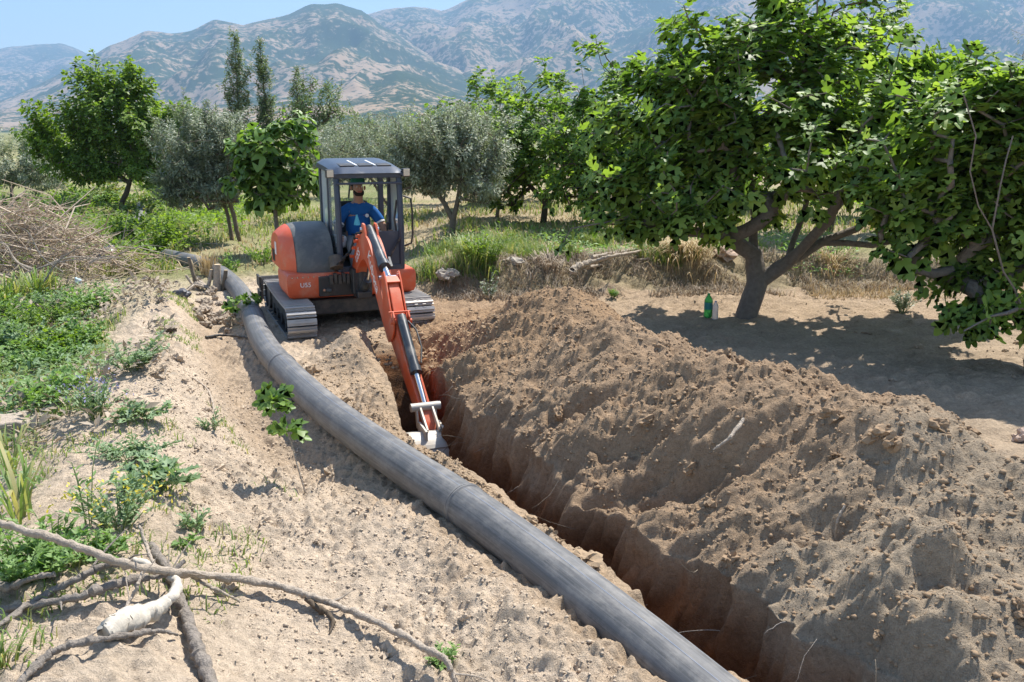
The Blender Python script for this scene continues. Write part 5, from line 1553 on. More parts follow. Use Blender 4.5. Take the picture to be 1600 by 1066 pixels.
branch("long pale branch crossing the whole lower left corner and bending down at its right end",
       [(-40, 808, 0.34), (30, 826, 0.32), (110, 850, 0.28), (190, 880, 0.22), (262, 893, 0.17), (330, 900, 0.12), (420, 912, 0.08), (480, 930, 0.06), (530, 948, 0.05), (600, 978, 0.07), (660, 1010, 0.10), (698, 1032, 0.11), (712, 1068, 0.04)],
       [0.016, 0.019, 0.021, 0.022, 0.021, 0.019, 0.016, 0.014], BARK_PALE, twigs=5, seed=3)
branch("white bleached root with thick gnarled end hooked under the long branch",
       [(165, 990, 0.05), (185, 976, 0.07), (215, 964, 0.08), (245, 952, 0.10), (268, 932, 0.13), (278, 912, 0.15), (266, 900, 0.14), (225, 880, 0.12), (200, 876, 0.10)],
       [0.040, 0.058, 0.048, 0.036, 0.025, 0.022, 0.020, 0.016], BARK_WHITE, name="bleached_root", seed=5, cat="root", knots=False)
branch("straight grey log passing under the long branch toward the bottom edge",
       [(236, 852, 0.03), (262, 890, 0.04), (282, 940, 0.05), (300, 990, 0.05), (318, 1035, 0.05), (336, 1085, 0.05)],
       [0.021, 0.024, 0.027, 0.029, 0.031], BARK_GREY, name="grey_log", seed=7, cat="log")
branch("dark curved branch running from the left edge to under the crossing point",
       [(-30, 956, 0.03), (60, 945, 0.05), (130, 930, 0.07), (180, 912, 0.10), (235, 902, 0.12), (262, 898, 0.14), (290, 876, 0.22)],
       [0.017, 0.019, 0.021, 0.019, 0.014, 0.010], BARK_GREY, twigs=3, seed=9)
branch("thin grey branch arching from the left edge up to the bleached root",
       [(-20, 990, 0.03), (60, 935, 0.05), (120, 905, 0.09), (160, 885, 0.12), (205, 878, 0.14)], [0.012, 0.016, 0.018, 0.015], BARK_GREY, twigs=2, seed=11)
branch("crooked grey branch below the bleached root reaching the bottom left corner",
       [(25, 1072, 0.02), (70, 1028, 0.04), (110, 1008, 0.05), (160, 998, 0.05), (215, 990, 0.06), (250, 986, 0.05), (278, 992, 0.03)], [0.018, 0.018, 0.014, 0.012, 0.006], BARK_GREY, seed=13, twigs=1)
branch("short forked twig standing up by the crossing of branches",
       [(190, 960, 0.04), (205, 935, 0.10), (215, 915, 0.16), (222, 893, 0.2)], [0.010, 0.009, 0.006], BARK_PALE, name="twig", seed=15, twigs=2, cat="twig")
branch("pale twig leaning from the yellow flowers down to the branches",
       [(218, 822, 0.18), (228, 850, 0.16), (240, 880, 0.15), (262, 892, 0.14)], [0.007, 0.010, 0.011], BARK_PALE, name="twig", seed=16, cat="twig")
branch("thin forked side twig lying right of the crossing point",
       [(285, 890, 0.12), (315, 910, 0.08), (345, 925, 0.05), (375, 940, 0.02)], [0.010, 0.010, 0.006], BARK_PALE, name="twig", seed=17, twigs=2, cat="twig")
branch("torn dark bark strip hanging from the long branch",
       [(478, 936, 0.05), (500, 952, 0.03), (520, 968, 0.015), (515, 990, 0.01)], [0.014, 0.018, 0.010, 0.004], BARK_DARK, name="bark_strip", seed=18, cat="bark")
branch("grey branch with pale curl at the left picture edge under the weeds",
       [(-20, 905, 0.08), (10, 918, 0.08), (45, 905, 0.12), (85, 897, 0.14)], [0.03, 0.022, 0.014, 0.010], BARK_GREY, seed=19)
branch("bleached driftwood log on the bank in front of the green grass",
       [(893, 424, 0.08), (905, 416, 0.10), (930, 408, 0.12), (960, 400, 0.14), (1012, 390, 0.12)], [0.065, 0.055, 0.04, 0.03, 0.015], BARK_PALE, name="bleached_log", seed=21, cat="log")
branch("lower thin pole lying beside the bleached driftwood log",
       [(915, 418, 0.06), (960, 411, 0.06), (1015, 404, 0.06)], [0.03, 0.026, 0.015], BARK_PALE, name="thin_pole", seed=22, cat="pole")
branch("upper thin pole lying behind the bleached driftwood log",
       [(925, 402, 0.10), (960, 396, 0.10), (1000, 388, 0.1)], [0.035, 0.03, 0.02], BARK_PALE, name="thin_pole", seed=23, cat="pole")
branch("long thin stick on the bank top left of the pink rocks",
       [(1050, 392, 0.06), (1090, 385, 0.08), (1135, 380, 0.1)], [0.012, 0.012, 0.008], BARK_WHITE, name="stick", seed=24, cat="stick")
branch("pale root stick lying on the upper slope of the spoil heap",
       [(1115, 703, 0.02), (1140, 684, 0.03), (1162, 655, 0.04)], [0.006, 0.012, 0.014], BARK_PALE, name="stick", seed=25, cat="stick")
branch("short red brown stick on the middle of the spoil heap",
       [(1305, 840, 0.01), (1308, 815, 0.03), (1320, 790, 0.03)], [0.004, 0.006, 0.006], BARK_PALE, name="stick", seed=26, cat="stick")
branch("pale curved twig on the sandy hollow left of the pipe",
       [(300, 590, 0.02), (322, 606, 0.05), (332, 628, 0.05), (335, 655, 0.02)], [0.008, 0.009, 0.006], BARK_PALE, name="twig", seed=27, cat="twig")
branch("dark thin hose poking from the hollow to the pipe near the rubble",
       [(322, 527, 0.02), (345, 524, 0.03), (375, 526, 0.03), (392, 530, 0.03)], [0.016, 0.016, 0.014], RUBBER, name="hose_piece", seed=28, cat="hose", knots=False)
branch("long thin stick on the field right of the two trunked olive",
       [(275, 384, 0.05), (305, 381, 0.06), (340, 381, 0.06)], [0.02, 0.02, 0.012], BARK_PALE, name="stick", seed=29, cat="stick")

# cut stump with sprouting stems and rubble beside the far end of the pipe
def build_stump():
    b = at(338, 455, 0)
    root = empty("tree_stump", tuple(b)); tag(root, "cut tree stump of several pale stems at the far end of the pipe", "stump")
    rng = random.Random(4)
    for i, (dx, dy, h, r, lean) in enumerate([(0.0, 0, 0.44, 0.06, 0.03), (-0.30, 0.05, 0.55, 0.032, -0.08), (-0.16, -0.02, 0.36, 0.03, 0.07), (0.09, 0.04, 0.34, 0.035, 0.05), (-0.22, -0.1, 0.28, 0.022, -0.14)]):
        pts = [(dx, dy, -0.05), (dx + lean, dy, h * 0.5), (dx + lean * 1.6, dy, h)]
        st = MB().tube(pts, [r * 1.25, r, r * 0.92], 12).build("stem", BARK_OLIVE if i % 2 else BARK_PALE, root, smooth=True)
        MB().tube([Vector(pts[2]) - Vector((0, 0, 0.004)), Vector(pts[2]) + Vector((0, 0, 0.006))], r * 0.86, 12).build("cut_face", WOODCUT, st)
    for k in range(7):
        a = rng.uniform(2.4, 4.4); L = rng.uniform(0.3, 0.7)
        MB().tube([(-0.1, -0.05, 0.06), (-0.1 + math.cos(a) * L * 0.5, -0.05 + math.sin(a) * L * 0.5, 0.16), (-0.1 + math.cos(a) * L, -0.05 + math.sin(a) * L, 0.02)], [0.028, 0.02, 0.008], 7).build("root", BARK_PALE, root, smooth=True)
build_stump()
def build_block():
    b = at(25, 672, 0.0)
    root = empty("wood_block", tuple(b), 0.25); tag(root, "weathered half buried wood block at the left picture edge", "block")
    MB().prism([(-0.30, -0.08), (-0.32, 0.06), (-0.22, 0.12), (-0.1, 0.105), (0.05, 0.125), (0.2, 0.08), (0.29, 0.07), (0.32, -0.08)], 1, -0.16, 0.16).build("body", BARK_PALE, root, bevel=0.02)
    for k in range(5):
        MB().box((-0.22 + k * 0.11, -0.165, 0.03), (0.04, 0.02, 0.13)).build("splinter", BARK_PALE, root, bevel=0.006)
build_block()

# ------------------------------------------------------------------ stones and clods
def stonemesh(seed, sub=2, rough=0.22):
    bm = bmesh.new(); bmesh.ops.create_icosphere(bm, subdivisions=sub, radius=0.5)
    rng = random.Random(seed); offs = [rng.uniform(0, 50) for _ in range(3)]
    for v in bm.verts:
        c = v.co.normalized()
        n = fbm(np.array([c.x * 1.7 + offs[0] + c.z]), np.array([c.y * 1.7 + offs[1] - c.z * 1.3]), 3, seed)[0]
        n2 = fbm(np.array([c.x * 5 + offs[0] + c.z * 3]), np.array([c.y * 5 + offs[1] - c.z * 4]), 2, seed + 1)[0]
        v.co = c * (0.5 * (1 + rough * 1.6 * n + rough * 0.6 * n2)) + Vector((rng.uniform(-1, 1), rng.uniform(-1, 1), rng.uniform(-1, 1))) * rough * 0.10
    me = bpy.data.meshes.new("stone"); bm.to_mesh(me); bm.free()
    return me
def soilplain(name, col, rough_scale=40):
    m, nt, N, L, B = _mat(name)
    tc = N.new("ShaderNodeTexCoord"); oi = N.new("ShaderNodeObjectInfo"); ge = N.new("ShaderNodeNewGeometry")
    n = N.new("ShaderNodeTexNoise"); n.inputs["Scale"].default_value = rough_scale; n.inputs["Detail"].default_value = 5; n.inputs["Roughness"].default_value = 0.7
    L.new(ge.outputs["Position"], n.inputs["Vector"])
    ad = N.new("ShaderNodeMath"); ad.operation = 'ADD'; L.new(oi.outputs["Random"], ad.inputs[0]); L.new(ge.outputs["Random Per Island"], ad.inputs[1])
    fr = N.new("ShaderNodeMath"); fr.operation = 'FRACT'; L.new(ad.outputs[0], fr.inputs[0])
    av = N.new("ShaderNodeMath"); av.operation = 'MULTIPLY_ADD'; av.inputs[1].default_value = 0.5; L.new(fr.outputs[0], av.inputs[0]); L.new(n.outputs["Fac"], av.inputs[2])
    mx = N.new("ShaderNodeMix"); mx.data_type = 'RGBA'
    mx.inputs[6].default_value = tuple(c * 0.62 for c in col) + (1,); mx.inputs[7].default_value = tuple(min(1, c * 0.98) for c in col) + (1,)
    L.new(av.outputs[0], mx.inputs[0]); L.new(mx.outputs[2], B.inputs["Base Color"])
    B.inputs["Roughness"].default_value = 0.95; B.inputs["Specular IOR Level"].default_value = 0.12
    b = N.new("ShaderNodeBump"); b.inputs["Strength"].default_value = 0.7; b.inputs["Distance"].default_value = 0.008
    L.new(n.outputs["Fac"], b.inputs["Height"]); L.new(b.outputs[0], B.inputs["Normal"])
    return m
CL_HEAP = soilplain("heap_clod", (0.35, 0.245, 0.155)); CL_SAND = soilplain("sand_clod", (0.55, 0.44, 0.325)); CL_GREY = soilplain("grey_clod", (0.42, 0.345, 0.265))
CL_DUG = soilplain("dug_clod", (0.40, 0.29, 0.185)); CL_ORCH = soilplain("orchard_clod", (0.42, 0.325, 0.23))
ROCK_PINK = soilplain("pink_rock", (0.56, 0.42, 0.33), 18); ROCK_GREY = soilplain("grey_rock", (0.42, 0.37, 0.31), 18)
SM = [stonemesh(900 + i, 3, 0.5) for i in range(6)]
def stone(name, label, p, size, mat, cat="stone", group=None, rz=0.0, k=0, sink=0.25):
    me = SM[k % len(SM)].copy(); me.materials.clear(); me.materials.append(mat)
    o = link(bpy.data.objects.new(name, me))
    o.location = (p[0], p[1], p[2] + size[2] * (0.5 - sink)); o.scale = size; o.rotation_euler = (0, 0, rz)
    tag(o, label, cat, group); return o
stone("rock", "larger pink angular rock on the bank left of the fig trunk", at(1131, 402), (0.36, 0.28, 0.20), ROCK_PINK, rz=0.5, k=0)
stone("rock", "small round rock right of the pink rock on the bank", at(1146, 398), (0.17, 0.15, 0.15), ROCK_PINK, k=1)
stone("rock", "pale boulder on the earth right of the excavator", at(699, 434), (0.30, 0.24, 0.19), ROCK_GREY, k=2)
stone("rock", "pale flat stone on the bank left of the dry grass", at(803, 412), (0.28, 0.2, 0.12), ROCK_GREY, k=3)
stone("rock", "brown clod stone at the right picture edge on the heap crest", at(1596, 690), (0.16, 0.14, 0.14), ROCK_PINK, k=4)
# rubble by the stump
rng = random.Random(12)
for i in range(46):
    px = 330 + rng.gauss(0, 30); py = 478 + rng.gauss(0, 20) + (px - 330) * 0.35
    if px > 372 + (py - 460) * 0.25 or py < 440: continue
    s = rng.uniform(0.07, 0.19)
    stone("rubble_stone", "greyish rubble stone in the loose pile below the cut stump", at(px, py), (s, s * rng.uniform(0.7, 1), s * rng.uniform(0.55, 0.9)), CL_GREY, "stone", "rubble below the stump", rng.uniform(0, 6), i)
# individual clods
clod_mesh = {}
def clods(n, region, mat, label, group, smin, smax, seed, name="earth_clod"):
    rng = random.Random(seed); made = 0; tries = 0
    while made < n and tries < n * 30:
        tries += 1
        x, y = region(rng)
        if x is None: continue
        s = smin + (smax - smin) * rng.random() ** 2.5
        key = (mat.name, made % 6)
        if key not in clod_mesh:
            me = stonemesh(950 + made % 6, 3, 0.70); me.materials.append(mat)
            clod_mesh[key] = me
        o = link(bpy.data.objects.new(name, clod_mesh[key]))
        sz = (s * rng.uniform(0.8, 1.25), s * rng.uniform(0.8, 1.2), s * rng.uniform(0.6, 0.95))
        o.location = (x, y, lz(x, y) + sz[2] * 0.02); o.scale = sz; o.rotation_euler = (rng.uniform(-.3, .3), rng.uniform(-.3, .3), rng.uniform(0, 6.28))
        tag(o, label, "clod", group); made += 1
def reg_heap(rng):
    y = rng.uniform(3.3, 11.0); q = rng.uniform(0.06, 2.6)
    return float(trench_x(y)) + 0.3 + q, y
def reg_left(rng):
    y = rng.uniform(3.6, 9.5); x = float(pipe_x(y)) - rng.uniform(0.3, 2.0)
    return x, y
def reg_strip(rng):
    y = rng.uniform(4.6, 9.8); lo = float(pipe_x(y)) + 0.22; hi = float(trench_x(y)) - 0.42
    if hi <= lo: return None, None
    return rng.uniform(lo, hi), y
def reg_orch(rng):
    x = rng.uniform(2.5, 8.0); y = rng.uniform(9.0, 14.0)
    if x - float(trench_x(y)) < 3.6: return None, None
    return x, y
clods(75, reg_heap, CL_HEAP, "brown earth clod lying on the spoil heap", "clods on the spoil heap", 0.05, 0.15, 71)
clods(40, reg_left, CL_SAND, "pale sandy clod on the ground left of the pipe", "clods left of the pipe", 0.045, 0.12, 72)
clods(25, reg_strip, CL_DUG, "dug earth clod on the strip between pipe and trench", "clods between pipe and trench", 0.05, 0.15, 73)
clods(24, reg_orch, CL_ORCH, "pale clod on the orchard floor under the fig trees", "clods on the orchard floor", 0.05, 0.12, 74)

def clod_stuff(name, n, region, mat, label, smin, smax, seed):
    rng = random.Random(seed); nr = np.random.default_rng(seed)
    T = np.array([(0.5, 0, 0), (-0.5, 0, 0), (0, 0.5, 0), (0, -0.5, 0), (0, 0, 0.5), (0, 0, -0.5)])
    Fi = np.array([(0, 2, 4), (2, 1, 4), (1, 3, 4), (3, 0, 4), (2, 0, 5), (1, 2, 5), (3, 1, 5), (0, 3, 5)])
    xs = []; ys = []
    while len(xs) < n:
        x, y = region(rng)
        if x is None: continue
        xs.append(x); ys.append(y)
    xs = np.array(xs); ys = np.array(ys); z = land(xs, ys)
    s = smin + (smax - smin) * nr.random(n) ** 5
    a = nr.random(n) * 6.28
    W = T[None] * (1 + 0.5 * (nr.random((n, len(T), 1)) - 0.5) + 0.5 * (nr.random((n, len(T), 3)) - 0.5)) * (s[:, None, None]) * np.stack([nr.uniform(.8, 1.3, n), nr.uniform(.8, 1.3, n), nr.uniform(.55, .95, n)], 1)[:, None, :]
    c, sn = np.cos(a)[:, None], np.sin(a)[:, None]
    X = W[..., 0] * c - W[..., 1] * sn + xs[:, None]; Y = W[..., 0] * sn + W[..., 1] * c + ys[:, None]; Z = W[..., 2] + z[:, None] + s[:, None] * 0.02
    V = np.stack([X, Y, Z], -1).reshape(-1, 3)
    F = (Fi[None] + (np.arange(n) * len(T))[:, None, None]).reshape(-1, 3)
    o = link(bpy.data.objects.new(name, np_mesh(name, V, F, mat, smooth=False)))
    tag(o, label, None, None, "stuff")
clod_stuff("loose_soil", 26000, reg_heap, CL_HEAP, "crumbs of loose brown soil on the spoil heap", 0.008, 0.045, 81)
clod_stuff("sand_crumbs", 16000, reg_left, CL_SAND, "crumbs of pale dry soil left of the pipe", 0.006, 0.032, 82)
clod_stuff("dug_soil", 5000, reg_strip, CL_DUG, "crumbs of dug soil between pipe and trench", 0.008, 0.04, 83)
clod_stuff("orchard_soil", 3500, reg_orch, CL_ORCH, "crumbs of tilled soil on the orchard floor", 0.008, 0.035, 84)
def reg_front(rng):
    y = rng.uniform(9.6, 12.5); x = float(trench_x(y)) + rng.uniform(-0.9, 1.2)
    return x, y
clod_stuff("track_soil", 1500, reg_front, CL_DUG, "crumbs of dug soil around the excavator tracks", 0.012, 0.07, 85)

# ------------------------------------------------------------------ roots sticking out of the trench wall
def root_strands():
    rng = random.Random(21)
    k = 0
    for i in range(24):
        y = rng.uniform(3.6, 9.6); x = float(trench_x(y)) + float(lip_right(np.array([y]))[0]) - 0.07
        z = lz(x + 0.3, y) - rng.uniform(0.10, 0.55)
        L = rng.uniform(0.12, 0.45); r = rng.uniform(0.0018, 0.0045)
        d = Vector((-0.75 + rng.uniform(-.2, .2), -0.35 + rng.uniform(-.7, .7), rng.uniform(-0.7, 0.5))).normalized()
        b = Vector((x + 0.06, y, z))
        pts = [(0, 0, 0)]
        for s in range(1, 6):
            d = (d + Vector((rng.uniform(-.5, .5), rng.uniform(-.6, .6), -0.12 + rng.uniform(-.3, .3)))).normalized()
            pts.append(tuple(Vector(pts[-1]) + d * L / 5))
        o = MB().tube(pts, [r, r * .9, r * .8, r * .7, r * .5, r * .2], 5).build("root_strand", BARK_OLIVE if i % 3 else BARK_GREY, None, smooth=True)
        o.location = b
        tag(o, "thin torn root hanging out of the shaded trench wall", "root", "roots in the trench wall")
root_strands()

# ------------------------------------------------------------------ bottles under the fig
def bottlemat(name, col, trans):
    m, nt, N, L, B = _mat(name)
    B.inputs["Base Color"].default_value = col + (1,); B.inputs["Roughness"].default_value = 0.12
    B.inputs["Transmission Weight"].default_value = trans; B.inputs["IOR"].default_value = 1.3
    return m
GREENB = bottlemat("green_bottle", (0.10, 0.62, 0.16), 0.55); CLEARB = bottlemat("clear_bottle", (0.72, 0.78, 0.88), 0.6); LABELM = plain("teal_label", (0.03, 0.22, 0.20), 0.5, scale=20, var=0.3)
def bottle(label, p, r, h, mat, capm, lab=None, ribs=False):
    root = empty("bottle", tuple(p)); tag(root, label, "bottle")
    pr = [(r * 0.75, 0.0), (r * 0.98, 0.012), (r, h * 0.1)]
    if ribs:
        for k in range(8): z = h * (0.12 + 0.07 * k); pr += [(r * 0.93, z), (r, z + h * 0.03)]
    pr += [(r, h * 0.68), (r * 0.92, h * 0.75), (r * 0.6, h * 0.85), (r * 0.32, h * 0.91), (r * 0.30, h * 0.94)]
    MB().lathe(pr, 20).build("body", mat, root, smooth=True)
    MB().lathe([(r * 0.36, h * 0.935), (r * 0.37, h * 0.94), (r * 0.36, h * 0.995), (r * 0.2, h)], 16).build("cap", capm, root, smooth=True)
    if lab: MB().lathe([(r * 1.015, h * 0.34), (r * 1.018, h * 0.345), (r * 1.018, h * 0.62), (r * 1.015, h * 0.625)], 20).build("label", lab, root, smooth=True)
GCAP = plain("green_cap_plastic", (0.03, 0.28, 0.08), 0.4); BCAP = plain("blue_cap_plastic", (0.25, 0.3, 0.5), 0.4)
bottle("large green plastic bottle on the ground left of the fig trunk", at(1106, 496), 0.06, 0.355, GREENB, GCAP, LABELM)
bottle("smaller clear plastic bottle right of the green one", at(1117, 499), 0.043, 0.27, CLEARB, BCAP, None, True)

# ------------------------------------------------------------------ grasses (nobody could count the blades)
def grass(name, label, xs, ys, hmin, hmax, mat, seed, lean=0.35, width=0.012, z0=0.0, clump=0):
    r = np.random.default_rng(seed); n = len(xs)
    z = land(xs, ys) + z0
    h = hmin + (hmax - hmin) * r.random(n) ** 1.6
    a = r.random(n) * 6.28; l = lean * (0.4 + r.random(n)) * h
    w = width * (0.6 + 0.8 * r.random(n))
    t = np.stack([np.cos(a), np.sin(a), 0 * a], 1); s = np.stack([-np.sin(a + r.normal(0, .6, n)), np.cos(a), 0 * a], 1); s = norm(s)
    B = np.stack([xs, ys, z - 0.01], 1)
    mid = B + t * (l * 0.3)[:, None] + np.array([0, 0, 1]) * (h * 0.58)[:, None]
    tip = B + t * l[:, None] + np.array([0, 0, 1]) * h[:, None] * (1 - 0.25 * lean)
    V = np.stack([B - s * w[:, None] * .5, B + s * w[:, None] * .5, mid - s * w[:, None] * .42, mid + s * w[:, None] * .42, tip], 1).reshape(-1, 3)
    F = np.array([(0, 1, 3), (0, 3, 2), (2, 3, 4)])[None] + (np.arange(n) * 5)[:, None, None]
    o = link(bpy.data.objects.new(name, np_mesh(name, V, F.reshape(-1, 3), mat, smooth=False)))
    return tag(o, label, None, None, "stuff")
def scatter(n, x0, x1, y0, y1, seed, thr=None, sc=1.0, cond=None):
    r = np.random.default_rng(seed); X = []; Y = []
    tot = 0
    while tot < n:
        x = r.uniform(x0, x1, n * 2); y = r.uniform(y0, y1, n * 2)
        k = np.ones(len(x), bool)
        if thr is not None: k &= fbm(x * sc, y * sc, 3, seed) > thr
        if cond is not None: k &= cond(x, y)
        X.append(x[k]); Y.append(y[k]); tot += k.sum()
    return np.concatenate(X)[:n], np.concatenate(Y)[:n]
off_exc = lambda x, y: (np.abs(x - EX[0]) > 1.5) | (np.abs(y - EX[1]) > 2.0)
g = scatter(8000, -1.7, 4.6, 15.0, 17.4, 201, -0.02, 1.1)
grass("green_grass", "tall green grass along the top of the bank", g[0], g[1], 0.08, 0.34, GRASS, 202, 0.8, 0.011)
g = scatter(2600, -2.0, -0.2, 14.3, 17.0, 203, -0.1, 1.0)
grass("green_grass", "bushy green grass right of the excavator", g[0], g[1], 0.08, 0.40, GRASS, 204, 0.8, 0.013)
g = scatter(13000, -1.2, 9.5, 13.6, 15.6, 205, -0.35, 1.1, lambda x, y: np.abs(y - bank_y(x) - 0.35) < 0.75)
grass("dead_grass", "matted dead grass covering the bank", g[0], g[1], 0.05, 0.2, STRAW, 206, 1.1, 0.011)
g = scatter(2200, 4.3, 9.5, 14.2, 15.6, 207, -0.1, 1.3)
grass("dry_grass", "dry straw on the bank behind the fig trunk", g[0], g[1], 0.05, 0.22, DRYGRASS, 208, 0.9, 0.010)
g = scatter(11000, -17, -2.5, 17.5, 34, 209, 0.02, 0.35)
grass("field_grass", "green grass in the field behind the excavator", g[0], g[1], 0.06, 0.30, GRASS, 210, 0.7, 0.024)
g = scatter(9000, -17, 9, 16.5, 30, 211, -0.1, 0.5)
grass("field_straw", "dry straw stubble in the orchard field", g[0], g[1], 0.05, 0.22, DRYGRASS, 212, 0.8, 0.026)
g = scatter(7500, -14, -6.2, 16.4, 26, 213, -0.25, 0.5, lambda x, y: x < -4.8 - (y - 12) * 0.32)
grass("field_grass", "rank green grass behind the brush pile", g[0], g[1], 0.15, 0.5, GRASS, 214, 0.6, 0.02)
g = scatter(9000, -8.2, -3.0, 5.6, 14.0, 215, -0.22, 0.9, lambda x, y: x < np.interp(y, _BY, _BX) - 0.35 - 0.35 * vnoise(x * 2, y * 2, 5))
grass("weedy_grass", "green grass among the weeds at the left", g[0], g[1], 0.05, 0.24, GRASS, 216, 0.8, 0.010)
g = scatter(1600, -5.1, -3.6, 9.5, 14.0, 217, -0.05, 2.0, lambda x, y: (x > pipe_x(y) - 1.3) & (x < pipe_x(y) - 0.75))
grass("short_grass", "strip of short grass in the hollow beside the pipe", g[0], g[1], 0.02, 0.09, GRASS, 218, 1.0, 0.010)
g = scatter(1800, -3.5, -1.5, 3.6, 8.0, 219, 0.18, 1.8, lambda x, y: x < pipe_x(y) - 0.9)
grass("short_grass", "sparse short grass on the sandy berm", g[0], g[1], 0.03, 0.11, GRASS, 220, 0.8, 0.008)

def tuft(name, label, p, n, h, spread, mat, seed, lean=0.7, width=0.014, cat="grass tuft"):
    r = np.random.default_rng(seed)
    a = r.random(n) * 6.28; d = np.abs(r.normal(0, spread * 0.35, n))
    xs = p[0] + np.cos(a) * d; ys = p[1] + np.sin(a) * d
    hh = h * (0.5 + 0.6 * r.random(n)); l = lean * hh * (0.35 + 0.9 * r.random(n)); w = width * (0.6 + 0.8 * r.random(n))
    aa = a + r.normal(0, 0.5, n)
    t = np.stack([np.cos(aa), np.sin(aa), 0 * aa], 1); s = np.stack([-np.sin(aa), np.cos(aa), 0 * aa], 1)
    z = land(xs, ys) - 0.01
    B = np.stack([xs, ys, z], 1) - np.array(p)
    up = np.array([0, 0, 1.0])
    P1 = B + t * (l * .22)[:, None] + up * (hh * .45)[:, None]; P2 = B + t * (l * .58)[:, None] + up * (hh * .78)[:, None]; P3 = B + t * (l * 1.05)[:, None] + up * (hh * (0.92 - 0.25 * lean))[:, None]
    V = np.stack([B - s * w[:, None] * .4, B + s * w[:, None] * .4, P1 - s * w[:, None] * .5, P1 + s * w[:, None] * .5, P2 - s * w[:, None] * .38, P2 + s * w[:, None] * .38, P3], 1).reshape(-1, 3)
    F = np.array([(0, 1, 3), (0, 3, 2), (2, 3, 5), (2, 5, 4), (4, 5, 6)])[None] + (np.arange(n) * 7)[:, None, None]
    o = link(bpy.data.objects.new(name, np_mesh(name, V, F.reshape(-1, 3), mat, smooth=False))); o.location = p
    return tag(o, label, cat)
tuft("grass_clump", "golden dry grass clump hanging over the bank beside the bleached log", at(1065, 418), 900, 0.4, 0.9, DRYGRASS, 301, 1.1, 0.012)
tuft("grass_clump", "smaller golden grass clump left of the pink rock", at(1040, 400), 260, 0.35, 0.5, DRYGRASS, 302, 0.8, 0.012)
tuft("grass_clump", "tall green reed grass at the left edge above the long branch", at(30, 812), 26, 0.52, 0.2, GRASS, 303, 0.85, 0.018)
tuft("grass_clump", "green reed grass at the left edge below the wood block", at(12, 745), 20, 0.42, 0.2, GRASS, 304, 0.8, 0.018)
tuft("grass_clump", "low grass tuft at the bottom left corner", at(0, 1040), 80, 0.15, 0.25, GRASS, 305, 0.8, 0.01)
tuft("grass_clump", "green grass tuft in front of the brush pile", at(60, 470), 160, 0.6, 0.6, GRASS, 306, 0.7, 0.022)
tuft("grass_clump", "green grass tuft at the left end of the brush pile", at(10, 480), 140, 0.6, 0.6, GRASS, 307, 0.7, 0.022)
tuft("grass_clump", "pale grass tuft standing between the stump stems", at(328, 432), 160, 0.5, 0.35, DRYGRASS, 308, 0.4, 0.014)
tuft("grass_clump", "bushy green grass by the fallen earth right of the excavator", at(742, 412), 260, 0.55, 0.6, GRASS, 309, 0.7, 0.02)
tuft("grass_clump", "dry grass tuft at the foot of the bank left of centre", at(860, 440), 260, 0.28, 0.4, STRAW, 310, 1.0, 0.012)
tuft("grass_clump", "dry grass tuft on the bank behind the fork of the fig trunk", at(1300, 432), 260, 0.35, 0.6, DRYGRASS, 311, 0.9, 0.012)

# ------------------------------------------------------------------ weeds and sprouts
def weed(label, p, h, spread, nst, nleaf, kind, size, mat, seed, name="weed", cat="weed", group=None, upright=0.6, flowers=None, stemr=0.004):
    r = np.random.default_rng(seed)
    root = empty(name, tuple(p)); tag(root, label, cat, group)
    mb = MB(); P = []; A = []; N = []; S = []; FP = []
    for i in range(nst):
        a = r.random() * 6.28; L = h * (0.55 + 0.5 * r.random())
        out = spread * (0.25 + 0.75 * r.random())
        q0 = np.array([math.cos(a), math.sin(a), 0]) * spread * 0.12
        q2 = np.array([math.cos(a) * out, math.sin(a) * out, L * (upright + (1 - upright) * r.random())])
        q1 = (q0 + q2) / 2 + np.array([0, 0, L * 0.15])
        pts = [q0 - np.array([0, 0, 0.03]), q1, q2]
        mb.tube(pts, [stemr, stemr * 0.8, stemr * 0.4], 5)
        for j in range(nleaf):
            u = 0.12 + 0.88 * (j + r.random()) / nleaf
            c = (1 - u) ** 2 * q0 + 2 * u * (1 - u) * q1 + u * u * q2
            b = r.random() * 6.28
            ax = norm(np.array([math.cos(b), math.sin(b), 0.25 + 0.5 * r.random()]) + norm(q2) * 0.5)
            P.append(c); A.append(ax); N.append(norm(np.array([0, 0, 1.0]) + r.normal(size=3) * 0.35)); S.append(size * (0.55 + 0.7 * r.random()) * (1.1 - 0.45 * u))
        FP.append(q2)
    mb.build("stem", STEM, root, smooth=True)
    V, F = leaf_mesh_arrays(kind, np.array(P), np.array(A), np.array(N), np.array(S))
    link(bpy.data.objects.new("foliage", np_mesh("foliage", V, F, mat, smooth=False)), root)
    if flowers is not None:
        fp = np.repeat(np.array(FP), 4, 0); n = len(fp)
        fp = fp + r.normal(size=(n, 3)) * spread * 0.12
        V, F = leaf_mesh_arrays("oval", fp, r.normal(size=(n, 3)), r.normal(size=(n, 3)) + np.array([0, 0, 1]), np.full(n, 0.028))
        link(bpy.data.objects.new("blossom", np_mesh("blossom", V, F, flowers, smooth=False)), root)
    return root
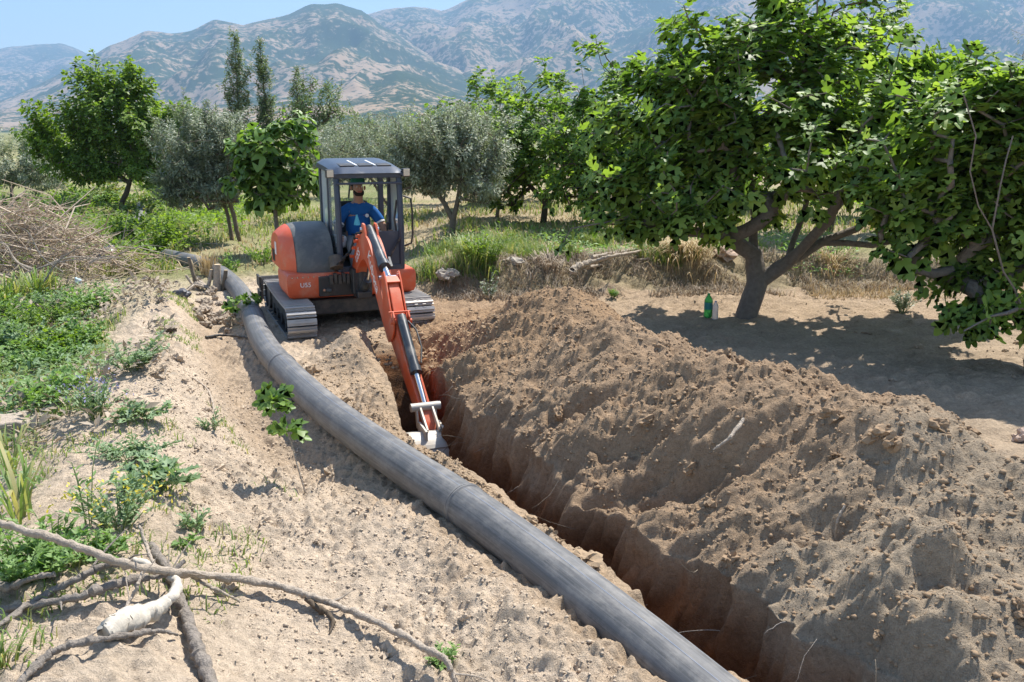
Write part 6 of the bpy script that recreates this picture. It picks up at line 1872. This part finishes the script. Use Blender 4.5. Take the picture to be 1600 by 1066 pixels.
W = [
 ("leafy weed bush with grey green leaves beside the violet flowering weed", (205, 578), 0.34, 0.42, 26, 16, "tooth", 0.085, WEEDG, None),
 ("weed with pale violet blossom spikes on the sandy berm", (150, 650), 0.40, 0.34, 26, 14, "oval", 0.06, WEEDG, FLOWER_V),
 ("flat rosette weed with toothed leaves right of the violet weed", (215, 655), 0.12, 0.3, 14, 7, "tooth", 0.13, WEEDG, None),
 ("low spreading green weed mat on the berm above the yellow flowers", (205, 715), 0.11, 0.42, 30, 12, "tooth", 0.07, WEEDG, None),
 ("broad toothed thistle rosette right of the yellow flowers", (243, 765), 0.18, 0.30, 16, 8, "tooth", 0.16, WEEDG, None),
 ("bushy weed with small yellow flowers left of the thistle", (185, 825), 0.32, 0.32, 36, 18, "oval", 0.045, WEEDG, FLOWER_Y),
 ("leafy weed at the foot of the yellow flowers above the long branch", (150, 880), 0.16, 0.24, 18, 10, "tooth", 0.09, WEED, None),
 ("small upright weed on bare sand right of the yellow flowers", (305, 830), 0.17, 0.12, 9, 9, "slim", 0.07, WEEDG, None),
 ("small flat weed below the upright one on bare sand", (290, 850), 0.05, 0.13, 9, 5, "oval", 0.06, WEED, None),
 ("green leafy weeds under the long branch at the left edge", (45, 905), 0.30, 0.40, 34, 14, "tooth", 0.09, WEED, None),
 ("green leafy weeds above the dark branch near the left edge", (85, 865), 0.22, 0.30, 22, 12, "oval", 0.07, WEED, None),
 ("tall thin weed with few leaves rising left of the yellow flowers", (138, 822), 0.55, 0.10, 4, 7, "slim", 0.08, WEED, None),
 ("small grey weed beside the curved twig in the hollow", (330, 672), 0.22, 0.16, 10, 10, "oval", 0.045, WEEDG, None),
 ("lime green weed bush at the right end of the brush pile", (208, 428), 0.55, 0.5, 40, 16, "oval", 0.07, LIME, None),
 ("tall green bush behind the lime green weed", (245, 402), 1.0, 0.75, 55, 18, "broad", 0.11, GREEN, None),
 ("dark green bush behind the far pipe end", (198, 385), 0.9, 0.6, 40, 18, "broad", 0.10, GREEN, None),
 ("dark low bush behind the excavator tail", (410, 415), 0.55, 0.55, 34, 16, "oval", 0.08, GREEN, None),
 ("feathery green bush in front of the grass right of the excavator", (760, 418), 0.75, 0.42, 34, 20, "slim", 0.10, GREEN, None),
 ("dark scrub bush at the foot of the bank right of the fig trunk", (1410, 487), 0.40, 0.26, 30, 18, "slim", 0.07, OLIVE2, None),
 ("small lime shrub on the bank behind the fig limb", (1297, 424), 0.26, 0.14, 18, 16, "slim", 0.06, WEED, None),
 ("second small shrub on the bank right of the lime one", (1348, 428), 0.26, 0.12, 16, 14, "slim", 0.06, WEED, None),
 ("small round green weed at the foot of the bank above the heap", (958, 465), 0.16, 0.12, 16, 12, "oval", 0.05, WEED, None),
 ("feathery green seedling at the elbow of the long branch", (690, 1040), 0.12, 0.12, 9, 9, "tooth", 0.06, WEED, None),
 ("seedling with dark stalks in the fallen earth right of the excavator", (765, 468), 0.45, 0.2, 8, 8, "tooth", 0.10, OLIVE2, None),
 ("green plant growing beside the stump stems", (360, 432), 0.5, 0.3, 14, 10, "broad", 0.08, WEED, None),
]
for i, (lab, pix, h, sp, ns, nl, kind, size, mat, fl) in enumerate(W):
    weed(lab, at(*pix), h, sp, ns, nl, kind, size, mat, 400 + i, flowers=fl, name="bush" if "bush" in lab or "shrub" in lab else "weed", cat="bush" if "bush" in lab or "shrub" in lab else "weed")
rngw = random.Random(77); k = 0
while k < 60:
    y = rngw.uniform(7.6, 13.6); x = np.interp(y, _BY, _BX) - rngw.uniform(0.75, 3.2)
    if x < -8.0: continue
    m = rngw.choice([WEED, WEEDG, WEED, GREEN]); kd = rngw.choice(["tooth", "oval", "broad"])
    lab = "%s weed with %s leaves in the left patch, %s" % ({"weed_leaf": "fresh green", "weed_leaf_grey": "grey green", "green_leaf": "deep green"}[m.name],
          {"tooth": "toothed", "oval": "small oval", "broad": "broad"}[kd], "by the brush pile" if y > 11.8 else ("halfway" if y > 9.6 else "above the block"))
    weed(lab, (x, y, lz(x, y)), rngw.uniform(0.18, 0.42), rngw.uniform(0.3, 0.55), 22, 15, kd, rngw.uniform(0.06, 0.10), m, 500 + k, group="weeds of the left patch"); k += 1
rngw = random.Random(78)
for k in range(34):
    px = rngw.uniform(-10, 330); py = rngw.uniform(285, 352)
    weed("bush in the overgrown field %s" % ("behind the brush pile" if px < 130 else ("around the leaning dark trunk" if px < 235 else "left of the two trunked olive")), at(px, py), rngw.uniform(0.5, 0.95), rngw.uniform(0.6, 1.1), 26, 15, rngw.choice(["oval", "broad"]), rngw.uniform(0.12, 0.17), rngw.choice([GREEN, WEED, GRASS]), 600 + k, name="bush", cat="bush", group="bushes of the overgrown field", stemr=0.008)

def ground_cover(name, label, n, x0, x1, y0, y1, cond, seed, size, hmax, mat, thr=-0.2, kind="oval"):
    r = np.random.default_rng(seed)
    x, y = scatter(n, x0, x1, y0, y1, seed, thr, 0.9, cond)
    hh = (0.25 + 0.75 * np.clip(fbm(x * 1.5, y * 1.5, 3, seed + 1) + 0.5, 0, 1)) * hmax
    p = np.stack([x, y, land(x, y) + hh * r.random(n) ** 0.7], 1)
    ax = norm(np.stack([r.normal(size=n), r.normal(size=n), 0.35 + 0.5 * r.random(n)], 1))
    nn = norm(np.stack([r.normal(size=n) * .45, r.normal(size=n) * .45, np.ones(n)], 1))
    sz = size * (0.5 + 0.9 * r.random(n))
    V, F = leaf_mesh_arrays(kind, p, ax, nn, sz)
    tag(link(bpy.data.objects.new(name, np_mesh(name, V, F, mat, smooth=False))), label, None, None, "stuff")
ground_cover("ground_cover", "mixed low green weeds covering the ground at the left", 7000, -8.4, -3.0, 6.4, 14.5, lambda x, y: x < np.interp(y, _BY, _BX) - 0.35 - 0.7 * vnoise(x * 2, y * 2, 5), 701, 0.085, 0.24, WEED, -0.1, "tooth")
ground_cover("ground_cover", "grey green creeping weeds among the left patch", 9000, -8.4, -2.6, 5.4, 14.5, lambda x, y: x < np.interp(y, _BY, _BX) - 0.15 - 0.9 * vnoise(x * 3, y * 3, 6), 704, 0.075, 0.20, WEEDG, -0.05, "slim")
ground_cover("dry_stalks", "dry stalks and dead leaves among the left weeds", 4500, -8.4, -2.4, 5.0, 14.5, lambda x, y: x < np.interp(y, _BY, _BX) + 0.2, 705, 0.10, 0.26, STRAW, -0.1, "slim")
ground_cover("ground_cover", "undergrowth in the field behind the brush pile", 16000, -19, -7.0, 17.0, 33, lambda x, y: x < -4.6 - (y - 14) * 0.26, 702, 0.13, 0.55, GREEN, -0.1)
ground_cover("leaf_litter", "dry litter scattered over the sandy berm", 1500, -4.5, -1.2, 3.5, 10, lambda x, y: x < pipe_x(y) - 0.5, 703, 0.02, 0.01, STRAW, -0.5)

g = scatter(6500, -2, 11, 17.0, 27, 230, 0.0, 0.5)
grass("field_grass", "patchy green grass under the back row of figs", g[0], g[1], 0.08, 0.34, GRASS, 231, 0.7, 0.02)
ground_cover("undergrowth", "low weeds along the top of the bank under the figs", 4500, -1.5, 9.5, 15.2, 18.5, None, 706, 0.09, 0.26, WEED, 0.05, "slim")

# fig sprouts: each leaf its own part
def sprout(label, base, pts, lv, size, seed):
    r = np.random.default_rng(seed); b = np.array(base)
    root = empty("fig_sprout", tuple(base)); tag(root, label, "sprout")
    path = catmull(pts, 6)
    MB().tube(path, list(np.linspace(0.008, 0.004, len(path))), 6).build("stem", BARK_PALE, root, smooth=True)
    me = leaf_object_mesh("fig", FIGB)
    for (u, n) in lv:
        c = path[int(u * (len(path) - 1))]
        for k in range(n):
            a = k * 2.4 + r.random()
            ax = norm(np.array([math.cos(a), math.sin(a), -0.3 + 1.5 * r.random()]))
            M = mats4(np.array([c + ax * 0.03]), ax[None], norm(np.array([[0, -0.5, 0.8]]) + r.normal(size=(1, 3)) * 0.55), np.array([size * (0.6 + 0.6 * r.random())]))[0]
            o = bpy.data.objects.new("leaf", me); COL.objects.link(o); o.parent = root; o.matrix_local = M
b = at(478, 772, -0.02)
sprout("leafy young fig shoot standing in front of the pipe", b, [(0, 0, 0), (-0.06, 0.03, 0.22), (-0.11, 0.06, 0.42), (-0.19, 0.08, 0.62), (-0.22, 0.09, 0.72)], [(0.55, 6), (0.62, 4), (0.86, 7), (0.95, 8), (1.0, 8)], 0.13, 1)
pb = PIPE_PATH[int(np.argmin(np.abs(PIPE_PATH[:, 1] - 12.35)))]
sprout("cut leafy fig sprig lying across the pipe", (pb[0] - 0.16, pb[1] - 0.02, pb[2] + PIPE_R * 0.9), [(-0.2, -0.02, -0.14), (-0.08, 0, 0.0), (0.05, 0, 0.05), (0.2, 0.0, 0.05)], [(0.15, 4), (0.4, 5), (0.7, 6), (1.0, 5)], 0.15, 2)

# ------------------------------------------------------------------ brush pile
def brush_pile():
    r = np.random.default_rng(91)
    V = []; F = []; cnt = 0
    c0 = np.array(at(45, 432)); 
    mb = MB()
    for i in range(1500):
        u = r.normal(0, 1); v = r.normal(0, 1)
        x = c0[0] + u * 0.95; y = c0[1] + v * 0.5
        env = 1.5 * math.exp(-(u * u) / 3.2 - v * v / 2.2)
        z = lz(x, y) + env * r.random() ** 0.6
        a = r.normal(0.1, 0.75) + (math.pi if r.random() < .5 else 0); L = 0.25 + 0.9 * r.random() ** 2
        d = np.array([math.cos(a), math.sin(a) * 0.8, r.normal(0.05, 0.35)])
        bend = r.normal(size=3) * 0.16 * L
        p0 = np.array([x, y, z]); p2 = p0 + d * L; p1 = (p0 + p2) / 2 + bend
        zz = lambda q: np.array([q[0], q[1], max(q[2], lz(q[0], q[1]) + 0.01)])
        rad = 0.005 + 0.013 * r.random() ** 3
        mb.tube([p0, p1, zz(p2)], [rad, rad * 0.85, rad * 0.4], 4, cap=False)
    o = mb.build("brush_pile", TWIGS, None, smooth=True)
    tag(o, "tangled pile of dry brown twigs at the left", None, None, "stuff")
    rg = random.Random(5)
    for i in range(22):
        px = rg.uniform(-10, 165); py = rg.uniform(385, 440)
        p = at(px, py, 0.15 + 0.25 * rg.random())
        a = rg.uniform(-0.6, 0.9); L = rg.uniform(0.6, 1.5)
        d = Vector((math.cos(a) * rg.choice((-1, 1)), rg.uniform(-.3, .3), abs(math.sin(a)) * 0.7 + 0.1)).normalized()
        s = d.cross(Vector((0, 1, 0)))
        pts = [(0, 0, 0), tuple(d * L * .35 + s * 0.06), tuple(d * L * .7 - s * rg.uniform(-.05, .12)), tuple(d * L + Vector((0, 0, -0.12)))]
        rr = rg.uniform(0.010, 0.022)
        b = MB().tube(catmull(pts, 5), list(np.linspace(rr, 0.003, 16)), 6).build("dry_branch", BARK_PALE if i % 2 else BARK_GREY, None, smooth=True)
        b.location = p
        tag(b, "dry bare branch sticking out of the brush pile", "branch", "branches of the brush pile")
brush_pile()
# crumpled dark plastic lump and small scraps in the brush
def lump(name, label, p, size, mat, seed, cat):
    me = stonemesh(seed, 3, 0.5); me.materials.append(mat)
    me.polygons.foreach_set("use_smooth", np.ones(len(me.polygons), bool))
    o = link(bpy.data.objects.new(name, me)); o.location = (p[0], p[1], p[2] + size[2] * 0.35); o.scale = size
    tag(o, label, cat)
DPL = plain("dark_plastic", (0.07, 0.07, 0.08), 0.35, dust=0.3, scale=8); LBL = plain("pale_blue_plastic", (0.45, 0.62, 0.72), 0.4)
lump("plastic_bag", "crumpled dark plastic bag at the right end of the brush pile", at(170, 415), (0.42, 0.3, 0.42), DPL, 31, "bag")
lump("plastic_scrap", "pale blue plastic scrap in the weeds below the brush pile", at(122, 445), (0.10, 0.08, 0.14), LBL, 32, "scrap")
lump("plastic_scrap", "dark plastic scrap among the roots left of the stump", at(283, 466), (0.22, 0.16, 0.16), DPL, 33, "scrap")
lump("stone", "dark stone on the sandy berm left of the pipe", at(268, 520), (0.16, 0.13, 0.09), BARK_DARK, 34, "stone")
